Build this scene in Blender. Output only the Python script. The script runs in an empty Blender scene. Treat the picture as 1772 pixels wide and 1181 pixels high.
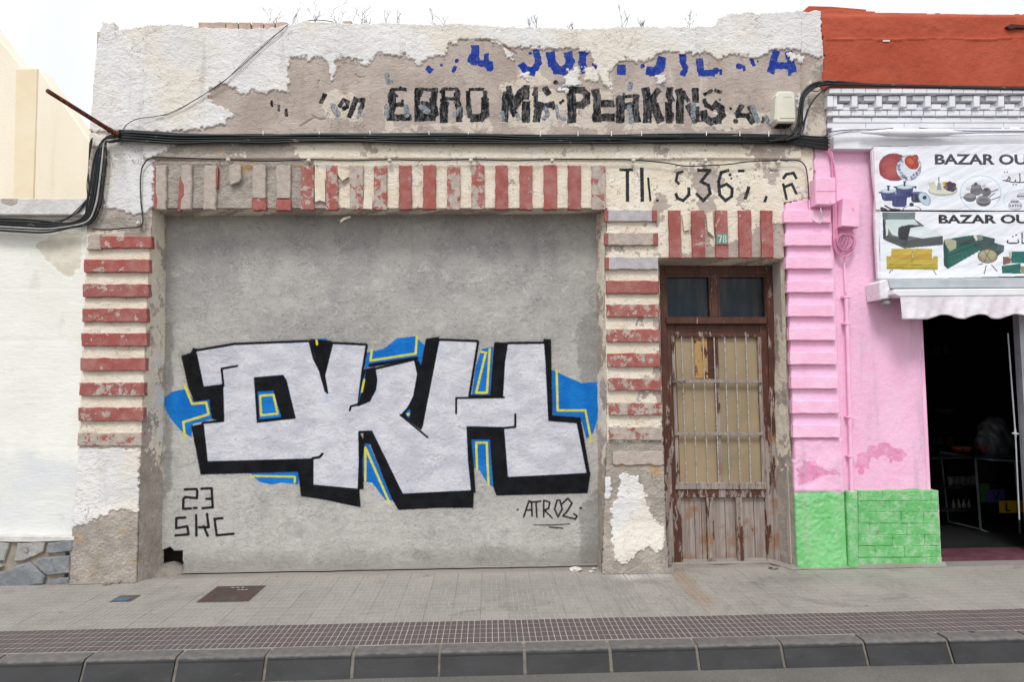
import bpy, bmesh, math, random
import numpy as np
from mathutils import Vector, Matrix
random.seed(7)
rng = np.random.default_rng(7)
C = bpy.context.scene.collection
S = bpy.context.scene

# ------------------------------------------------------------------ camera, sky, sun, exposure
YAW, PITCH, ROLL, DIST, EYE, FP = 0.03573, 0.06332, -0.009396, 5.807, 1.64, 1150.0
def cam_axes():
    cy, sy, cp, sp, cr, sr = math.cos(YAW), math.sin(YAW), math.cos(PITCH), math.sin(PITCH), math.cos(ROLL), math.sin(ROLL)
    f = np.array([sy*cp, cy*cp, sp]); r = np.array([cy, -sy, 0.]); u = np.cross(r, f)
    return r*cr + u*sr, u*cr - r*sr, f
CR, CU, CF = cam_axes()
CP = np.array([0., -DIST, EYE])
cd = bpy.data.cameras.new('camera'); cam = bpy.data.objects.new('camera', cd); C.objects.link(cam)
cd.sensor_width = 36; cd.lens = 36*FP/1772; cd.clip_end = 2000; cd.clip_start = 0.05
cam.matrix_world = Matrix(((CR[0], CU[0], -CF[0], CP[0]), (CR[1], CU[1], -CF[1], CP[1]), (CR[2], CU[2], -CF[2], CP[2]), (0, 0, 0, 1)))
S.camera = cam
S.view_settings.view_transform = 'Standard'; S.view_settings.look = 'None'
S.view_settings.exposure = 0.53; S.view_settings.gamma = 1; S.view_settings.use_curve_mapping = False
SUN_EL, SUN_AZ = math.radians(54), math.radians(-14)     # azimuth measured from the camera side, negative = left
sd = bpy.data.lights.new('sun', 'SUN'); sd.energy = 1.5; sd.angle = math.radians(17); sd.color = (1, .985, .96)
sun = bpy.data.objects.new('sun', sd); C.objects.link(sun)
sdir = Vector((math.sin(SUN_AZ)*math.cos(SUN_EL), -math.cos(SUN_AZ)*math.cos(SUN_EL), math.sin(SUN_EL)))
sun.rotation_euler = sdir.to_track_quat('Z', 'Y').to_euler()
W = bpy.data.worlds.new('World'); S.world = W; W.use_nodes = True
wt = W.node_tree; wt.nodes.clear()
wo = wt.nodes.new('ShaderNodeOutputWorld'); bg = wt.nodes.new('ShaderNodeBackground'); sk = wt.nodes.new('ShaderNodeTexSky')
sk.sky_type = 'NISHITA'; sk.sun_disc = False; sk.sun_elevation = SUN_EL; sk.sun_rotation = math.pi + SUN_AZ
bg.inputs['Strength'].default_value = 0.084
wn = wt.nodes.new('ShaderNodeTexNoise'); wn.inputs['Scale'].default_value = 2.2; wn.inputs['Detail'].default_value = 5
wr = wt.nodes.new('ShaderNodeValToRGB')
wr.color_ramp.elements[0].position = .35; wr.color_ramp.elements[0].color = (8.2, 8.4, 8.8, 1)
wr.color_ramp.elements[1].position = .62; wr.color_ramp.elements[1].color = (10.4, 10.5, 10.6, 1)
wm = wt.nodes.new('ShaderNodeMix'); wm.data_type = 'RGBA'; wm.inputs[0].default_value = .9
wt.links.new(wn.outputs['Fac'], wr.inputs[0]); wt.links.new(sk.outputs[0], wm.inputs[6]); wt.links.new(wr.outputs[0], wm.inputs[7])
wt.links.new(wm.outputs[2], bg.inputs['Color']); wt.links.new(bg.outputs[0], wo.inputs[0])

# ------------------------------------------------------------------ geometry helpers
def at(px, py, Y=0.0):
    """point of the plane y=Y (the street fronts) that the photograph shows at px,py"""
    d = CF + CR*(px-886)/FP - CU*(py-590.5)/FP
    return CP + d*((Y-CP[1])/d[1])
def gnd(px, py, z=0.0):
    d = CF + CR*(px-886)/FP - CU*(py-590.5)/FP
    return CP + d*((z-CP[2])/d[2])
def proj(P):
    v = P - CP; w = v@CF
    return 886 + FP*(v@CR)/w, 590.5 - FP*(v@CU)/w
def lin(h):
    h = h.lstrip('#'); r = []
    for i in (0, 2, 4):
        c = int(h[i:i+2], 16)/255; r.append(c/12.92 if c <= .04045 else ((c+.055)/1.055)**2.4)
    return (*r, 1)
def vnoise(x, y, seed):
    xi = np.floor(x).astype(np.int64); yi = np.floor(y).astype(np.int64); xf = x-xi; yf = y-yi
    def g(ix, iy):
        h = (ix*374761393 + iy*668265263 + seed*974634777) & 0xffffffff
        h = ((h ^ (h >> 13))*1274126177) & 0xffffffff
        a = ((h ^ (h >> 16)) & 0xffff)/65536.0*2*np.pi
        return a
    u = xf*xf*xf*(xf*(xf*6-15)+10); v = yf*yf*yf*(yf*(yf*6-15)+10)
    def d(ix, iy, dx, dy):
        a = g(ix, iy); return np.cos(a)*dx + np.sin(a)*dy
    a = d(xi, yi, xf, yf); b = d(xi+1, yi, xf-1, yf); c = d(xi, yi+1, xf, yf-1); e = d(xi+1, yi+1, xf-1, yf-1)
    return (a*(1-u)+b*u)*(1-v) + (c*(1-u)+e*u)*v
def fbm(x, y, sc, octs=4, seed=0, ridge=False, gain=.5):
    s = 0; a = 1.; t = 0
    for o in range(octs):
        n = vnoise(x/sc*2**o+o*17.3, y/sc*2**o-o*9.1, seed+o*31)*1.5
        if ridge: n = 1-2*np.abs(n)
        s = s + n*a; t += a; a *= gain
    return s/t
def seg_d(x, y, a, b):
    dx, dy = b[0]-a[0], b[1]-a[1]; L = dx*dx+dy*dy+1e-9
    t = np.clip(((x-a[0])*dx+(y-a[1])*dy)/L, 0, 1)
    return np.hypot(x-a[0]-t*dx, y-a[1]-t*dy)
def sd_poly(x, y, pts):
    d = np.full(x.shape, 1e9); ins = np.zeros(x.shape, bool)
    for i in range(len(pts)):
        a = pts[i]; b = pts[(i+1) % len(pts)]
        d = np.minimum(d, seg_d(x, y, a, b))
        c = (a[1] > y) != (b[1] > y)
        if a[1] != b[1]:
            xx = (b[0]-a[0])*(y-a[1])/(b[1]-a[1]) + a[0]
            ins ^= c & (x < xx)
    return np.where(ins, d, -d)
def seg_box(x, y, a, b, w, ext):
    dx, dy = b[0]-a[0], b[1]-a[1]; L = math.hypot(dx, dy)+1e-6; dx /= L; dy /= L; cx, cy = (a[0]+b[0])/2, (a[1]+b[1])/2
    u = np.abs((x-cx)*dx+(y-cy)*dy)-(L/2+ext); v = np.abs(-(x-cx)*dy+(y-cy)*dx)-w/2
    return -(np.hypot(np.maximum(u, 0), np.maximum(v, 0))+np.minimum(np.maximum(u, v), 0))
def field(x, y, polys=(), strokes=(), lo=-20.0, pad=20, square=False):
    """signed distance in photo pixels to a set of painted shapes, positive inside"""
    f = np.full(x.shape, lo)
    def sub(pts, w):
        a = np.array(pts); m = (x > a[:, 0].min()-pad-w) & (x < a[:, 0].max()+pad+w) & (y > a[:, 1].min()-pad-w) & (y < a[:, 1].max()+pad+w)
        return np.nonzero(m)
    for p in polys:
        i = sub(p, 0); f[i] = np.maximum(f[i], sd_poly(x[i], y[i], p))
    for p, w in strokes:
        i = sub(p, w); xs, ys = x[i], y[i]; d = np.full(xs.shape, 1e9)
        if square and len(p) > 1:
            for a, b in zip(p[:-1], p[1:]): f[i] = np.maximum(f[i], seg_box(xs, ys, a, b, w, w*.36))
            continue
        if len(p) == 1: d = np.hypot(xs-p[0][0], ys-p[0][1])
        for a, b in zip(p[:-1], p[1:]): d = np.minimum(d, seg_d(xs, ys, a, b))
        f[i] = np.maximum(f[i], w/2-d)
    return f
def tx(pts, ox, oy, s): return [(ox+a/s, oy+b/s) for a, b in pts]

def props(o, label=None, cat=None, group=None, kind=None, **kw):
    if label: o['label'] = label
    if cat: o['category'] = cat
    if group: o['group'] = group
    if kind: o['kind'] = kind
    for k, v in kw.items(): o[k] = v
    return o
def thing(name, loc=(0, 0, 0), label=None, cat=None, group=None):
    o = bpy.data.objects.new(name, None); C.objects.link(o); o.location = loc; o.empty_display_size = .1
    return props(o, label, cat, group)
def link(name, me, mat=None, parent=None):
    o = bpy.data.objects.new(name, me); C.objects.link(o)
    if mat is not None:
        for m in (mat if isinstance(mat, (list, tuple)) else [mat]): me.materials.append(m)
    if parent is not None:
        o.parent = parent
        w = Matrix.Identity(4); p = parent
        while p is not None:
            w = Matrix.Translation(p.location) @ w; p = p.parent
        o.matrix_parent_inverse = Matrix.Identity(4)
        o.location = -w.translation      # meshes are written in world coordinates
    return o
def mesh(name, verts, faces, mat=None, parent=None, smooth=False, mi=None):
    me = bpy.data.meshes.new(name); me.from_pydata([tuple(v) for v in verts], [], faces)
    if smooth: me.shade_smooth()
    if mi is not None: me.polygons.foreach_set('material_index', mi)
    return link(name, me, mat, parent)
class MB:
    def __init__(s): s.v = []; s.f = []; s.m = []
    def add(s, v, f, m=0):
        n = len(s.v); s.v += [tuple(p) for p in v]; s.f += [tuple(i+n for i in q) for q in f]; s.m += [m]*len(f); return s
    def box(s, a, b, m=0):
        x0, y0, z0 = a; x1, y1, z1 = b
        return s.add([(x0, y0, z0), (x1, y0, z0), (x1, y1, z0), (x0, y1, z0), (x0, y0, z1), (x1, y0, z1), (x1, y1, z1), (x0, y1, z1)],
                     [(0, 3, 2, 1), (4, 5, 6, 7), (0, 1, 5, 4), (1, 2, 6, 5), (2, 3, 7, 6), (3, 0, 4, 7)], m)
    def prism(s, pts, Yf, Yb, bev=0.0, m=0):
        """pts: photo outline standing on plane y=Yf, real depth to Yb, chamfered front edge"""
        P = [at(x, y, Yf) for x, y in pts]; c = sum(P)/len(P); n = len(P)
        area = sum(P[i][0]*P[(i+1) % n][2]-P[(i+1) % n][0]*P[i][2] for i in range(n))
        if area < 0: P = P[::-1]
        rings = []
        if bev > 0:
            R = []
            for i in range(n):
                a = P[i-1]; b = P[i]; d = P[(i+1) % n]
                t1 = b-a; t2 = d-b; t1 /= (np.linalg.norm(t1)+1e-9); t2 /= (np.linalg.norm(t2)+1e-9)
                nn = np.array([-(t1+t2)[2], 0, (t1+t2)[0]]); L = np.linalg.norm(nn)+1e-9
                R.append(b+nn/L*bev)
            rings.append([(p[0], Yf, p[2]) for p in R]); rings.append([(p[0], Yf+bev, p[2]) for p in P])
        else: rings.append([(p[0], Yf, p[2]) for p in P])
        rings.append([(p[0], Yb, p[2]) for p in P])
        v = [p for r in rings for p in r]; f = [tuple(range(n))]
        for k in range(len(rings)-1):
            for i in range(n):
                j = (i+1) % n; f.append((k*n+j, k*n+i, (k+1)*n+i, (k+1)*n+j))
        f.append(tuple((len(rings)-1)*n+i for i in range(n-1, -1, -1)))
        return s.add(v, f, m)
    def tube(s, pts, r, k=6, m=0, cap=True):
        P = [Vector(p) for p in pts]; n = len(P); v = []; up = Vector((0, -1, 0.13)).normalized()
        rs = r if isinstance(r, (list, tuple)) else [r]*n
        for i, p in enumerate(P):
            t = (P[min(i+1, n-1)]-P[max(i-1, 0)]).normalized()
            a = t.cross(up)
            if a.length < 1e-3: a = t.cross(Vector((1, 0, 0)))
            a.normalize(); b = t.cross(a)
            for j in range(k):
                q = 2*math.pi*j/k; v.append(p+(a*math.cos(q)+b*math.sin(q))*rs[i])
        f = [(i*k+j, i*k+(j+1) % k, (i+1)*k+(j+1) % k, (i+1)*k+j) for i in range(n-1) for j in range(k)]
        if cap: f += [tuple(range(k-1, -1, -1)), tuple((n-1)*k+j for j in range(k))]
        return s.add(v, f, m)
    def lathe(s, c, prof, k=14, m=0):
        v = [(c[0]+r*math.cos(2*math.pi*j/k), c[1]+r*math.sin(2*math.pi*j/k), c[2]+z) for r, z in prof for j in range(k)]
        f = [(i*k+j, i*k+(j+1) % k, (i+1)*k+(j+1) % k, (i+1)*k+j) for i in range(len(prof)-1) for j in range(k)]
        return s.add(v, f, m)
    def build(s, name, mat, parent=None, smooth=False):
        return mesh(name, s.v, s.f, mat, parent, smooth, s.m if any(s.m) else None)
def smooth_path(pts, n=8):
    P = [np.array(p, float) for p in pts]; P = [2*P[0]-P[1]]+P+[2*P[-1]-P[-2]]; out = []
    for i in range(1, len(P)-2):
        for k in range(n):
            t = k/n; out.append(.5*((2*P[i])+(-P[i-1]+P[i+1])*t+(2*P[i-1]-5*P[i]+4*P[i+1]-P[i+2])*t*t+(-P[i-1]+3*P[i]-3*P[i+1]+P[i+2])*t**3))
    out.append(P[-2]); return out
def sheet(name, G, mat, parent=None, keep=None, attrs=None, skirt=0.0, color=None, smooth=True):
    """G: (nv,nu,3) grid of points -> mesh, faces kept where keep is True, float attributes per vertex"""
    nv, nu = G.shape[:2]; idx = np.arange(nv*nu).reshape(nv, nu)
    q = np.stack([idx[:-1, :-1], idx[:-1, 1:], idx[1:, 1:], idx[1:, :-1]], -1)
    if keep is not None: q = q[keep[:-1, :-1] & keep[1:, 1:] & keep[:-1, 1:] & keep[1:, :-1]]
    q = q.reshape(-1, 4); V = G.reshape(-1, 3); src = np.arange(len(V))
    if skirt:
        e = np.concatenate([q[:, [0, 1]], q[:, [1, 2]], q[:, [2, 3]], q[:, [3, 0]]]); N = len(V)
        k1 = e[:, 0]*N+e[:, 1]; k2 = e[:, 1]*N+e[:, 0]; b = e[~np.isin(k1, k2)]
        bv = np.unique(b); m = np.full(N, -1); m[bv] = N+np.arange(len(bv))
        V = np.concatenate([V, V[bv]+np.array([0, skirt, 0])]); src = np.concatenate([src, bv])
        q = np.concatenate([q, np.stack([b[:, 1], b[:, 0], m[b[:, 0]], m[b[:, 1]]], -1)])
    u, inv = np.unique(q, return_inverse=True); q = inv.reshape(-1, 4); V = V[u]; src = src[u]
    me = bpy.data.meshes.new(name); me.vertices.add(len(V)); me.vertices.foreach_set('co', V.astype(np.float32).ravel())
    me.loops.add(len(q)*4); me.loops.foreach_set('vertex_index', q.astype(np.int32).ravel())
    me.polygons.add(len(q)); me.polygons.foreach_set('loop_start', np.arange(0, len(q)*4, 4, dtype=np.int32))
    me.update(calc_edges=True)
    if smooth: me.shade_smooth()
    for k, a in (attrs or {}).items():
        at_ = me.attributes.new(k, 'FLOAT', 'POINT'); at_.data.foreach_set('value', a.reshape(-1)[src].astype(np.float32))
    if color is not None:
        ca = me.attributes.new('print', 'FLOAT_COLOR', 'POINT'); cc = np.ones((len(src), 4), np.float32); cc[:, :3] = color.reshape(-1, 3)[src]
        ca.data.foreach_set('color', cc.ravel())
    return link(name, me, mat, parent)
def grid(x0, x1, z0, z1, step, Y=0.0):
    xs = np.arange(x0, x1+step, step); zs = np.arange(z0, z1+step, step)
    X, Z = np.meshgrid(xs, zs); return np.stack([X, np.full_like(X, Y), Z], -1)
def strip(A, B, Ya, Yb, n, m):
    """surface between photo polyline A on plane Ya and polyline B on plane Yb"""
    def samp(L, Y, n):
        P = np.array([at(x, y, Y) for x, y in L]); d = np.r_[0, np.cumsum(np.linalg.norm(np.diff(P, axis=0), axis=1))]; t = np.linspace(0, d[-1], n)
        return np.stack([np.interp(t, d, P[:, k]) for k in range(3)], -1)
    a, b = samp(A, Ya, n), samp(B, Yb, n); t = np.linspace(0, 1, m)[None, :, None]
    return a[:, None, :]*(1-t)+b[:, None, :]*t

# ------------------------------------------------------------------ material helpers
class NT:
    def __init__(s, name, rough=.9, spec=.3):
        s.mat = bpy.data.materials.new(name); s.mat.use_nodes = True; s.t = s.mat.node_tree; s.b = s.t.nodes['Principled BSDF']
        s.b.inputs['Roughness'].default_value = rough; s.b.inputs['Specular IOR Level'].default_value = spec
        s.geo = s.t.nodes.new('ShaderNodeNewGeometry'); s.oi = s.t.nodes.new('ShaderNodeObjectInfo'); s.h = None
    def pos(s, sx=1, sy=1, sz=1):
        m = s.t.nodes.new('ShaderNodeVectorMath'); m.operation = 'MULTIPLY'; s.t.links.new(s.geo.outputs['Position'], m.inputs[0]); m.inputs[1].default_value = (sx, sy, sz); return m.outputs[0]
    def noise(s, scale, detail=4, rough=.55, vec=None, dist=0.0):
        n = s.t.nodes.new('ShaderNodeTexNoise'); n.inputs['Scale'].default_value = scale; n.inputs['Detail'].default_value = detail
        n.inputs['Roughness'].default_value = rough; n.inputs['Distortion'].default_value = dist
        s.t.links.new(vec if vec else s.pos(), n.inputs['Vector']); return n.outputs['Fac']
    def voro(s, scale, vec=None, feat='F1'):
        n = s.t.nodes.new('ShaderNodeTexVoronoi'); n.feature = feat; n.inputs['Scale'].default_value = scale
        s.t.links.new(vec if vec else s.pos(), n.inputs['Vector']); return n.outputs['Distance']
    def attr(s, name, kind='GEOMETRY', out='Fac'):
        n = s.t.nodes.new('ShaderNodeAttribute'); n.attribute_name = name; n.attribute_type = kind; return n.outputs[out]
    def m(s, op, a, b=None, c=None, clamp=False):
        n = s.t.nodes.new('ShaderNodeMath'); n.operation = op; n.use_clamp = clamp
        for i, v in enumerate((a, b, c)):
            if v is None: continue
            if isinstance(v, (int, float)): n.inputs[i].default_value = v
            else: s.t.links.new(v, n.inputs[i])
        return n.outputs[0]
    def step(s, v, lo, hi, smooth=True):
        n = s.t.nodes.new('ShaderNodeMapRange'); n.interpolation_type = 'SMOOTHSTEP' if smooth else 'LINEAR'
        n.inputs[1].default_value = lo; n.inputs[2].default_value = hi; s.t.links.new(v, n.inputs[0]); return n.outputs[0]
    def mix(s, f, a, b, mode='MIX'):
        n = s.t.nodes.new('ShaderNodeMix'); n.data_type = 'RGBA'; n.blend_type = mode
        for i, v in ((0, f), (6, a), (7, b)):
            if isinstance(v, str): v = lin(v)
            if isinstance(v, (int, float, tuple)): n.inputs[i].default_value = v
            else: s.t.links.new(v, n.inputs[i])
        return n.outputs[2]
    def var(s, c1, c2, scale, lo=.35, hi=.65, detail=4, vec=None):
        return s.mix(s.step(s.noise(scale, detail, vec=vec), lo, hi), c1, c2)
    def bump(s, h, dist, strength=1.0):
        n = s.t.nodes.new('ShaderNodeBump'); n.inputs['Distance'].default_value = dist; n.inputs['Strength'].default_value = strength
        s.t.links.new(h, n.inputs['Height'])
        if s.h is not None: s.t.links.new(s.h, n.inputs['Normal'])
        s.h = n.outputs[0]; return s
    def done(s, col, rough=None):
        if isinstance(col, str): col = lin(col)
        if isinstance(col, tuple): s.b.inputs['Base Color'].default_value = col
        else: s.t.links.new(col, s.b.inputs['Base Color'])
        if s.h is not None: s.t.links.new(s.h, s.b.inputs['Normal'])
        if rough is not None: s.t.links.new(rough, s.b.inputs['Roughness'])
        return s.mat
def plain(name, c1, c2=None, scale=8, rough=.8, bump=0.0, bscale=60, metal=0.0, spec=.3):
    n = NT(name, rough, spec); n.b.inputs['Metallic'].default_value = metal
    if bump: n.bump(n.noise(bscale, 5), bump)
    return n.done(n.var(c1, c2 or c1, scale, .3, .7))
def layer(n, f, edge, amp, soft, wear=None, wear_amp=0, escale=None):
    """threshold of a signed distance attribute with a ragged edge"""
    f = n.m('ADD', f, n.m('MULTIPLY', n.m('SUBTRACT', n.noise(edge, 5, .65), .5), amp))
    k = n.step(f, -soft, soft)
    if wear: k = n.m('MULTIPLY', k, n.step(n.noise(wear[0], 6, .7), wear[1]-.03, wear[1]+.03))
    return k
# ------------------------------------------------------------------ materials of the old house
def old_wall_mat(name='old_wall_paint'):
    n = NT(name, .93, .15)
    beige = n.var('aa9c92', 'bcafa6', 3.2, .35, .65, 6)
    beige = n.mix(n.step(n.noise(14, 6, .7), .55, .72), beige, '9c8d83')
    beige = n.mix(n.step(n.noise(5, 5, .6, n.pos(1, 1, .25)), .6, .72), beige, 'c3b9b1')
    cream = n.var('e0d4c0', 'ebe2d3', 5, .35, .65)
    cream = n.mix(n.step(n.noise(38, 5, .7), .60, .70), cream, 'b9a795')
    sz = n.t.nodes.new('ShaderNodeSeparateXYZ'); n.t.links.new(n.geo.outputs['Position'], sz.inputs[0])
    col = n.mix(n.m('MULTIPLY', layer(n, n.attr('cream'), 30, 22, .6), n.m('MULTIPLY_ADD', n.step(sz.outputs[2], 3.84, 3.80), .5, .5)), beige, cream)
    cem = n.var('9c948b', 'b3aaa1', 6, .35, .65, 6)
    cem = n.mix(n.step(n.noise(90, 4, .8), .52, .66), cem, '827970')
    cem = n.mix(n.step(n.noise(4, 4, .6), .56, .68), cem, 'b59a78')
    cem = n.mix(n.step(n.noise(150, 2, .8), .62, .7), cem, 'c3bcb4')
    col = n.mix(layer(n, n.attr('cement'), 40, 18, .8), col, cem)
    # sign writing, worn
    ink = n.mix(n.step(n.noise(34, 6, .75, n.pos(1.3, 1, .35), .6), .46, .64), '14171c', '666666')
    col = n.mix(n.m('MULTIPLY', layer(n, n.attr('ink'), 30, 3, 1.0), .42), col, '6a6664'); col = n.mix(n.m('MULTIPLY', layer(n, n.attr('inkblue'), 30, 3, 1.0), .35), col, '8188a8')
    k = layer(n, n.attr('ink'), 60, 4.0, .5, wear=(38, .35)); col = n.mix(k, col, ink)
    col = n.mix(layer(n, n.attr('inkgrey'), 45, 4, .7, wear=(60, .42)), col, n.var('5d6672', '9aa0a6', 50))
    col = n.mix(layer(n, n.attr('inkblue'), 60, 3, .4, wear=(40, .32)), col, n.var('1a3590', '2a4698', 30))
    col = n.mix(layer(n, n.attr('inkthin'), 50, 2, .4, wear=(40, .33)), col, n.mix(n.step(n.noise(70, 3), .5, .66), '2a2d31', '44484c'))
    wh = n.var('dbd9d8', 'e8e6e4', 2.5, .3, .7, 5)
    wh = n.mix(n.step(n.noise(1.2, 3), .45, .6), wh, 'e0d9ce')
    wh = n.mix(n.step(n.noise(26, 6, .75, n.pos(1, 1, 1.8), 1.2), .61, .70), wh, 'a9a29b')
    col = n.mix(layer(n, n.attr('white'), 70, 7, .4), col, wh)
    # rust streaks and fine cracks
    cr = n.m('ABSOLUTE', n.m('SUBTRACT', n.noise(3.2, 7, .62, dist=.5), .5))
    col = n.mix(n.m('MULTIPLY', n.step(cr, .0045, .001), n.step(n.noise(2.1, 2), .5, .6)), col, '6f645c')
    c2 = n.m('ABSOLUTE', n.m('SUBTRACT', n.noise(7, 6, .6, n.pos(.45, 1, 1.5), 1.5), .5)); col = n.mix(n.m('MULTIPLY', n.m('MULTIPLY', n.step(c2, .011, .002), n.step(n.noise(5, 3), .46, .56)), .6), col, '8a8078')
    st = n.step(n.noise(2.3, 4, .6, n.pos(3.0, 1, .35)), .58, .78)
    col = n.mix(n.m('MULTIPLY', st, .35), col, '8f7f72')
    n.bump(n.noise(13, 8, .64, n.pos(1, 1, 1.6), 2.0), .016, .8); n.bump(n.noise(120, 4, .7), .003, .6)
    return n.done(col)
M_OLD = old_wall_mat()

def infill_mat():
    n = NT('graffiti_render', .9, .2)
    g = n.var('a09e9b', 'b4b1ac', 1.5, .35, .65, 6)
    g = n.mix(n.attr('low'), g, n.var('b0ada8', 'c0bdb8', 2.2, .35, .65, 6))
    g = n.mix(n.m('MULTIPLY', n.step(n.noise(5.5, 6, .65), .5, .72), .55), g, '8d8c8b')
    g = n.mix(n.m('MULTIPLY', n.step(n.noise(7, 8, .72, None, 1.4), .53, .66), .5), g, 'c6c3be')
    g = n.mix(n.m('MULTIPLY', n.step(n.noise(13, 8, .8, n.pos(1, 1, 1.6), 2.2), .60, .66), .6), g, '7d7c7b')
    g = n.mix(n.m('MULTIPLY', layer(n, n.attr('damp'), 9, 26, 2.5), .75), g, n.var('898784', '96948f', 8))
    g = n.mix(n.step(n.noise(75, 3, .8), .68, .74), g, '6d6b69')
    g = n.mix(n.m('MULTIPLY', n.step(n.noise(2.0, 4, .6, n.pos(4, 1, .3)), .56, .8), .3), g, '8a8078')
    sc = n.m('ABSOLUTE', n.m('SUBTRACT', n.noise(9, 6, .62, n.pos(.8, 1, 1.7), 2.4), .5)); scr = n.m('MULTIPLY', n.step(sc, .016, .003), n.step(n.noise(4.5, 4), .44, .56)); g = n.mix(n.m('MULTIPLY', scr, .8), g, '696765')
    g = n.mix(n.m('MULTIPLY', n.step(n.noise(28, 7, .78, n.pos(1, 1, 1.5), 1.0), .56, .63), .6), g, '7b7976'); g = n.mix(n.m('MULTIPLY', n.step(n.noise(22, 7, .8, n.pos(1.1, 1, 1.5), 1.2), .57, .64), .6), g, 'cdcac5'); g = n.mix(n.m('MULTIPLY', n.step(n.noise(95, 3, .8), .6, .68), .6), g, '6b6966')
    sz = n.t.nodes.new('ShaderNodeSeparateXYZ'); n.t.links.new(n.geo.outputs['Position'], sz.inputs[0]); dz = n.m('ADD', sz.outputs[2], n.m('MULTIPLY', n.noise(3.5, 6, .7), -.45))
    g = n.mix(n.m('MULTIPLY', n.step(dz, .02, -.17), .5), g, '7a746c')
    e = (70, 1.8, 1.0)
    col = g
    bl = n.var('0d66b8', '1878c6', 6, .3, .7)
    blk = n.mix(n.step(n.noise(80, 5, .8), .64, .72), n.var('0b0c10', '17181d', 9), '5c5c5e')
    sil = n.var('bfbec7', 'd3d2d9', 5, .35, .65, 6, n.pos(1, 1, 1.6)); sil = n.mix(n.m('MULTIPLY', n.step(n.noise(40, 7, .8, n.pos(1, 1, 1.5), .8), .55, .64), .7), sil, '98969a'); sil = n.mix(n.m('MULTIPLY', scr, .6), sil, '8b898d')
    yel = n.var('cfc420', 'ddd23a', 12)
    col = n.mix(layer(n, n.attr('blue'), *e), col, bl)
    col = n.mix(n.m('MULTIPLY', n.m('MULTIPLY', n.step(n.attr('black'), -9, 1), n.step(n.noise(140, 2, .8), .3, .7)), .34), col, '3a3b40')      # overspray
    col = n.mix(layer(n, n.attr('black'), 60, 2.6, 1.2), col, blk)
    sil = n.mix(n.m('MULTIPLY', n.m('MULTIPLY', n.step(n.attr('silver'), 9, 0), n.step(n.noise(3, 4), .45, .6)), .3), sil, '9db4d0')
    col = n.mix(layer(n, n.attr('silver'), *e), col, sil)
    col = n.mix(layer(n, n.attr('detail'), 90, 1.2, .9), col, blk)
    col = n.mix(layer(n, n.attr('bluetop'), *e), col, bl)
    col = n.mix(layer(n, n.m('ADD', n.attr('yellow'), .35), 90, 1.4, .8), col, yel)
    col = n.mix(layer(n, n.attr('tag'), 90, 1.6, .9, wear=(60, .33)), col, '1c1e22')
    n.bump(n.noise(8, 9, .66, n.pos(1, 1, 1.25), 1.8), .016, .7); n.bump(n.noise(110, 5, .75), .004, .7)
    return n.done(col)
M_INFILL = infill_mat()

def red_brick_mat():
    n = NT('red_painted_brick', .75, .3)
    rnd = n.oi.outputs['Random']
    off = n.t.nodes.new('ShaderNodeVectorMath'); off.operation = 'ADD'; n.t.links.new(n.geo.outputs['Position'], off.inputs[0])
    cb = n.t.nodes.new('ShaderNodeCombineXYZ'); n.t.links.new(n.m('MULTIPLY', rnd, 37.0), cb.inputs[1]); n.t.links.new(cb.outputs[0], off.inputs[1]); v = off.outputs[0]
    red = n.mix(rnd, '92504b', '9f4f47')
    red = n.mix(n.step(n.noise(11, 5, .6, v), .42, .66), red, 'a26863')
    red = n.mix(n.step(n.noise(7, 4, .6, v), .6, .7), red, '8a4542')
    red = n.mix(n.m('MULTIPLY', n.step(n.noise(95, 4, .75, v), .55, .66), .6), red, 'b48a84'); red = n.mix(n.m('MULTIPLY', n.step(n.noise(4, 5, .7, v), .45, .7), .45), red, 'a88078')
    und = n.var('a4978d', 'b9aca2', 20, .35, .65, 6, v)
    peel = n.attr('peel', 'OBJECT')
    f = n.m('SUBTRACT', n.m('MULTIPLY_ADD', n.noise(60, 4, .7, v), .35, n.noise(13, 5, .62, v)), n.m('SUBTRACT', 0.925, n.m('MULTIPLY', peel, .42)))
    col = n.mix(n.step(f, -.006, .006), red, und)
    n.bump(n.noise(40, 6, .7, v), .006); n.bump(n.step(f, -.01, .01), .0018, -1)
    return n.done(col)
M_RED = red_brick_mat()
M_GREYBRICK = plain('weathered_brick', 'b9ada3', 'a79b92', 22, .92, .008, 50)
M_LILAC = plain('lilac_grey_paint', 'a9a3a6', 'bbb4b8', 18, .85, .005, 60)
M_REDEND = plain('red_brick_end', '8f504a', '9d615b', 18, .8, .005)

# ------------------------------------------------------------------ old house: face of the wall
OLD = thing('old_house', (0, .1, 0), 'old peeling single storey house with faded sign writing and a walled up garage under graffiti', 'house')
TOP = [(178, 38), (198, 40), (203, 52), (240, 47), (282, 45), (318, 45), (350, 50), (430, 52), (480, 50), (520, 41), (560, 40), (600, 43), (680, 42), (740, 45), (800, 42), (860, 47), (925, 50),
       (1000, 52), (1060, 49), (1140, 48), (1200, 48), (1237, 46), (1241, 35), (1258, 25), (1330, 24), (1402, 20), (1418, 19)]
KEEP = TOP + [(1421, 60), (1427, 100), (1430, 150), (1431, 250), (1407, 256), (1408, 343), (1357, 351), (1357, 447), (1140, 447), (1142, 600), (1149, 800), (1157, 994), (1040, 997), (1048, 800),
              (1050, 700), (1046, 500), (1050, 362), (265, 362), (263, 400), (256, 500), (250, 650), (244, 800), (238, 1010), (121, 1020), (135, 800), (150, 400), (155, 240), (165, 120), (171, 60)]
G = grid(-3.56, 3.2, 0.0, 5.12, .0072)
PX, PY = proj(G); X, Z = G[..., 0], G[..., 2]
rag = fbm(X, Z, .12, 4, 3)*2.2 + fbm(X, Z, .03, 2, 5)*1.3
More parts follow.
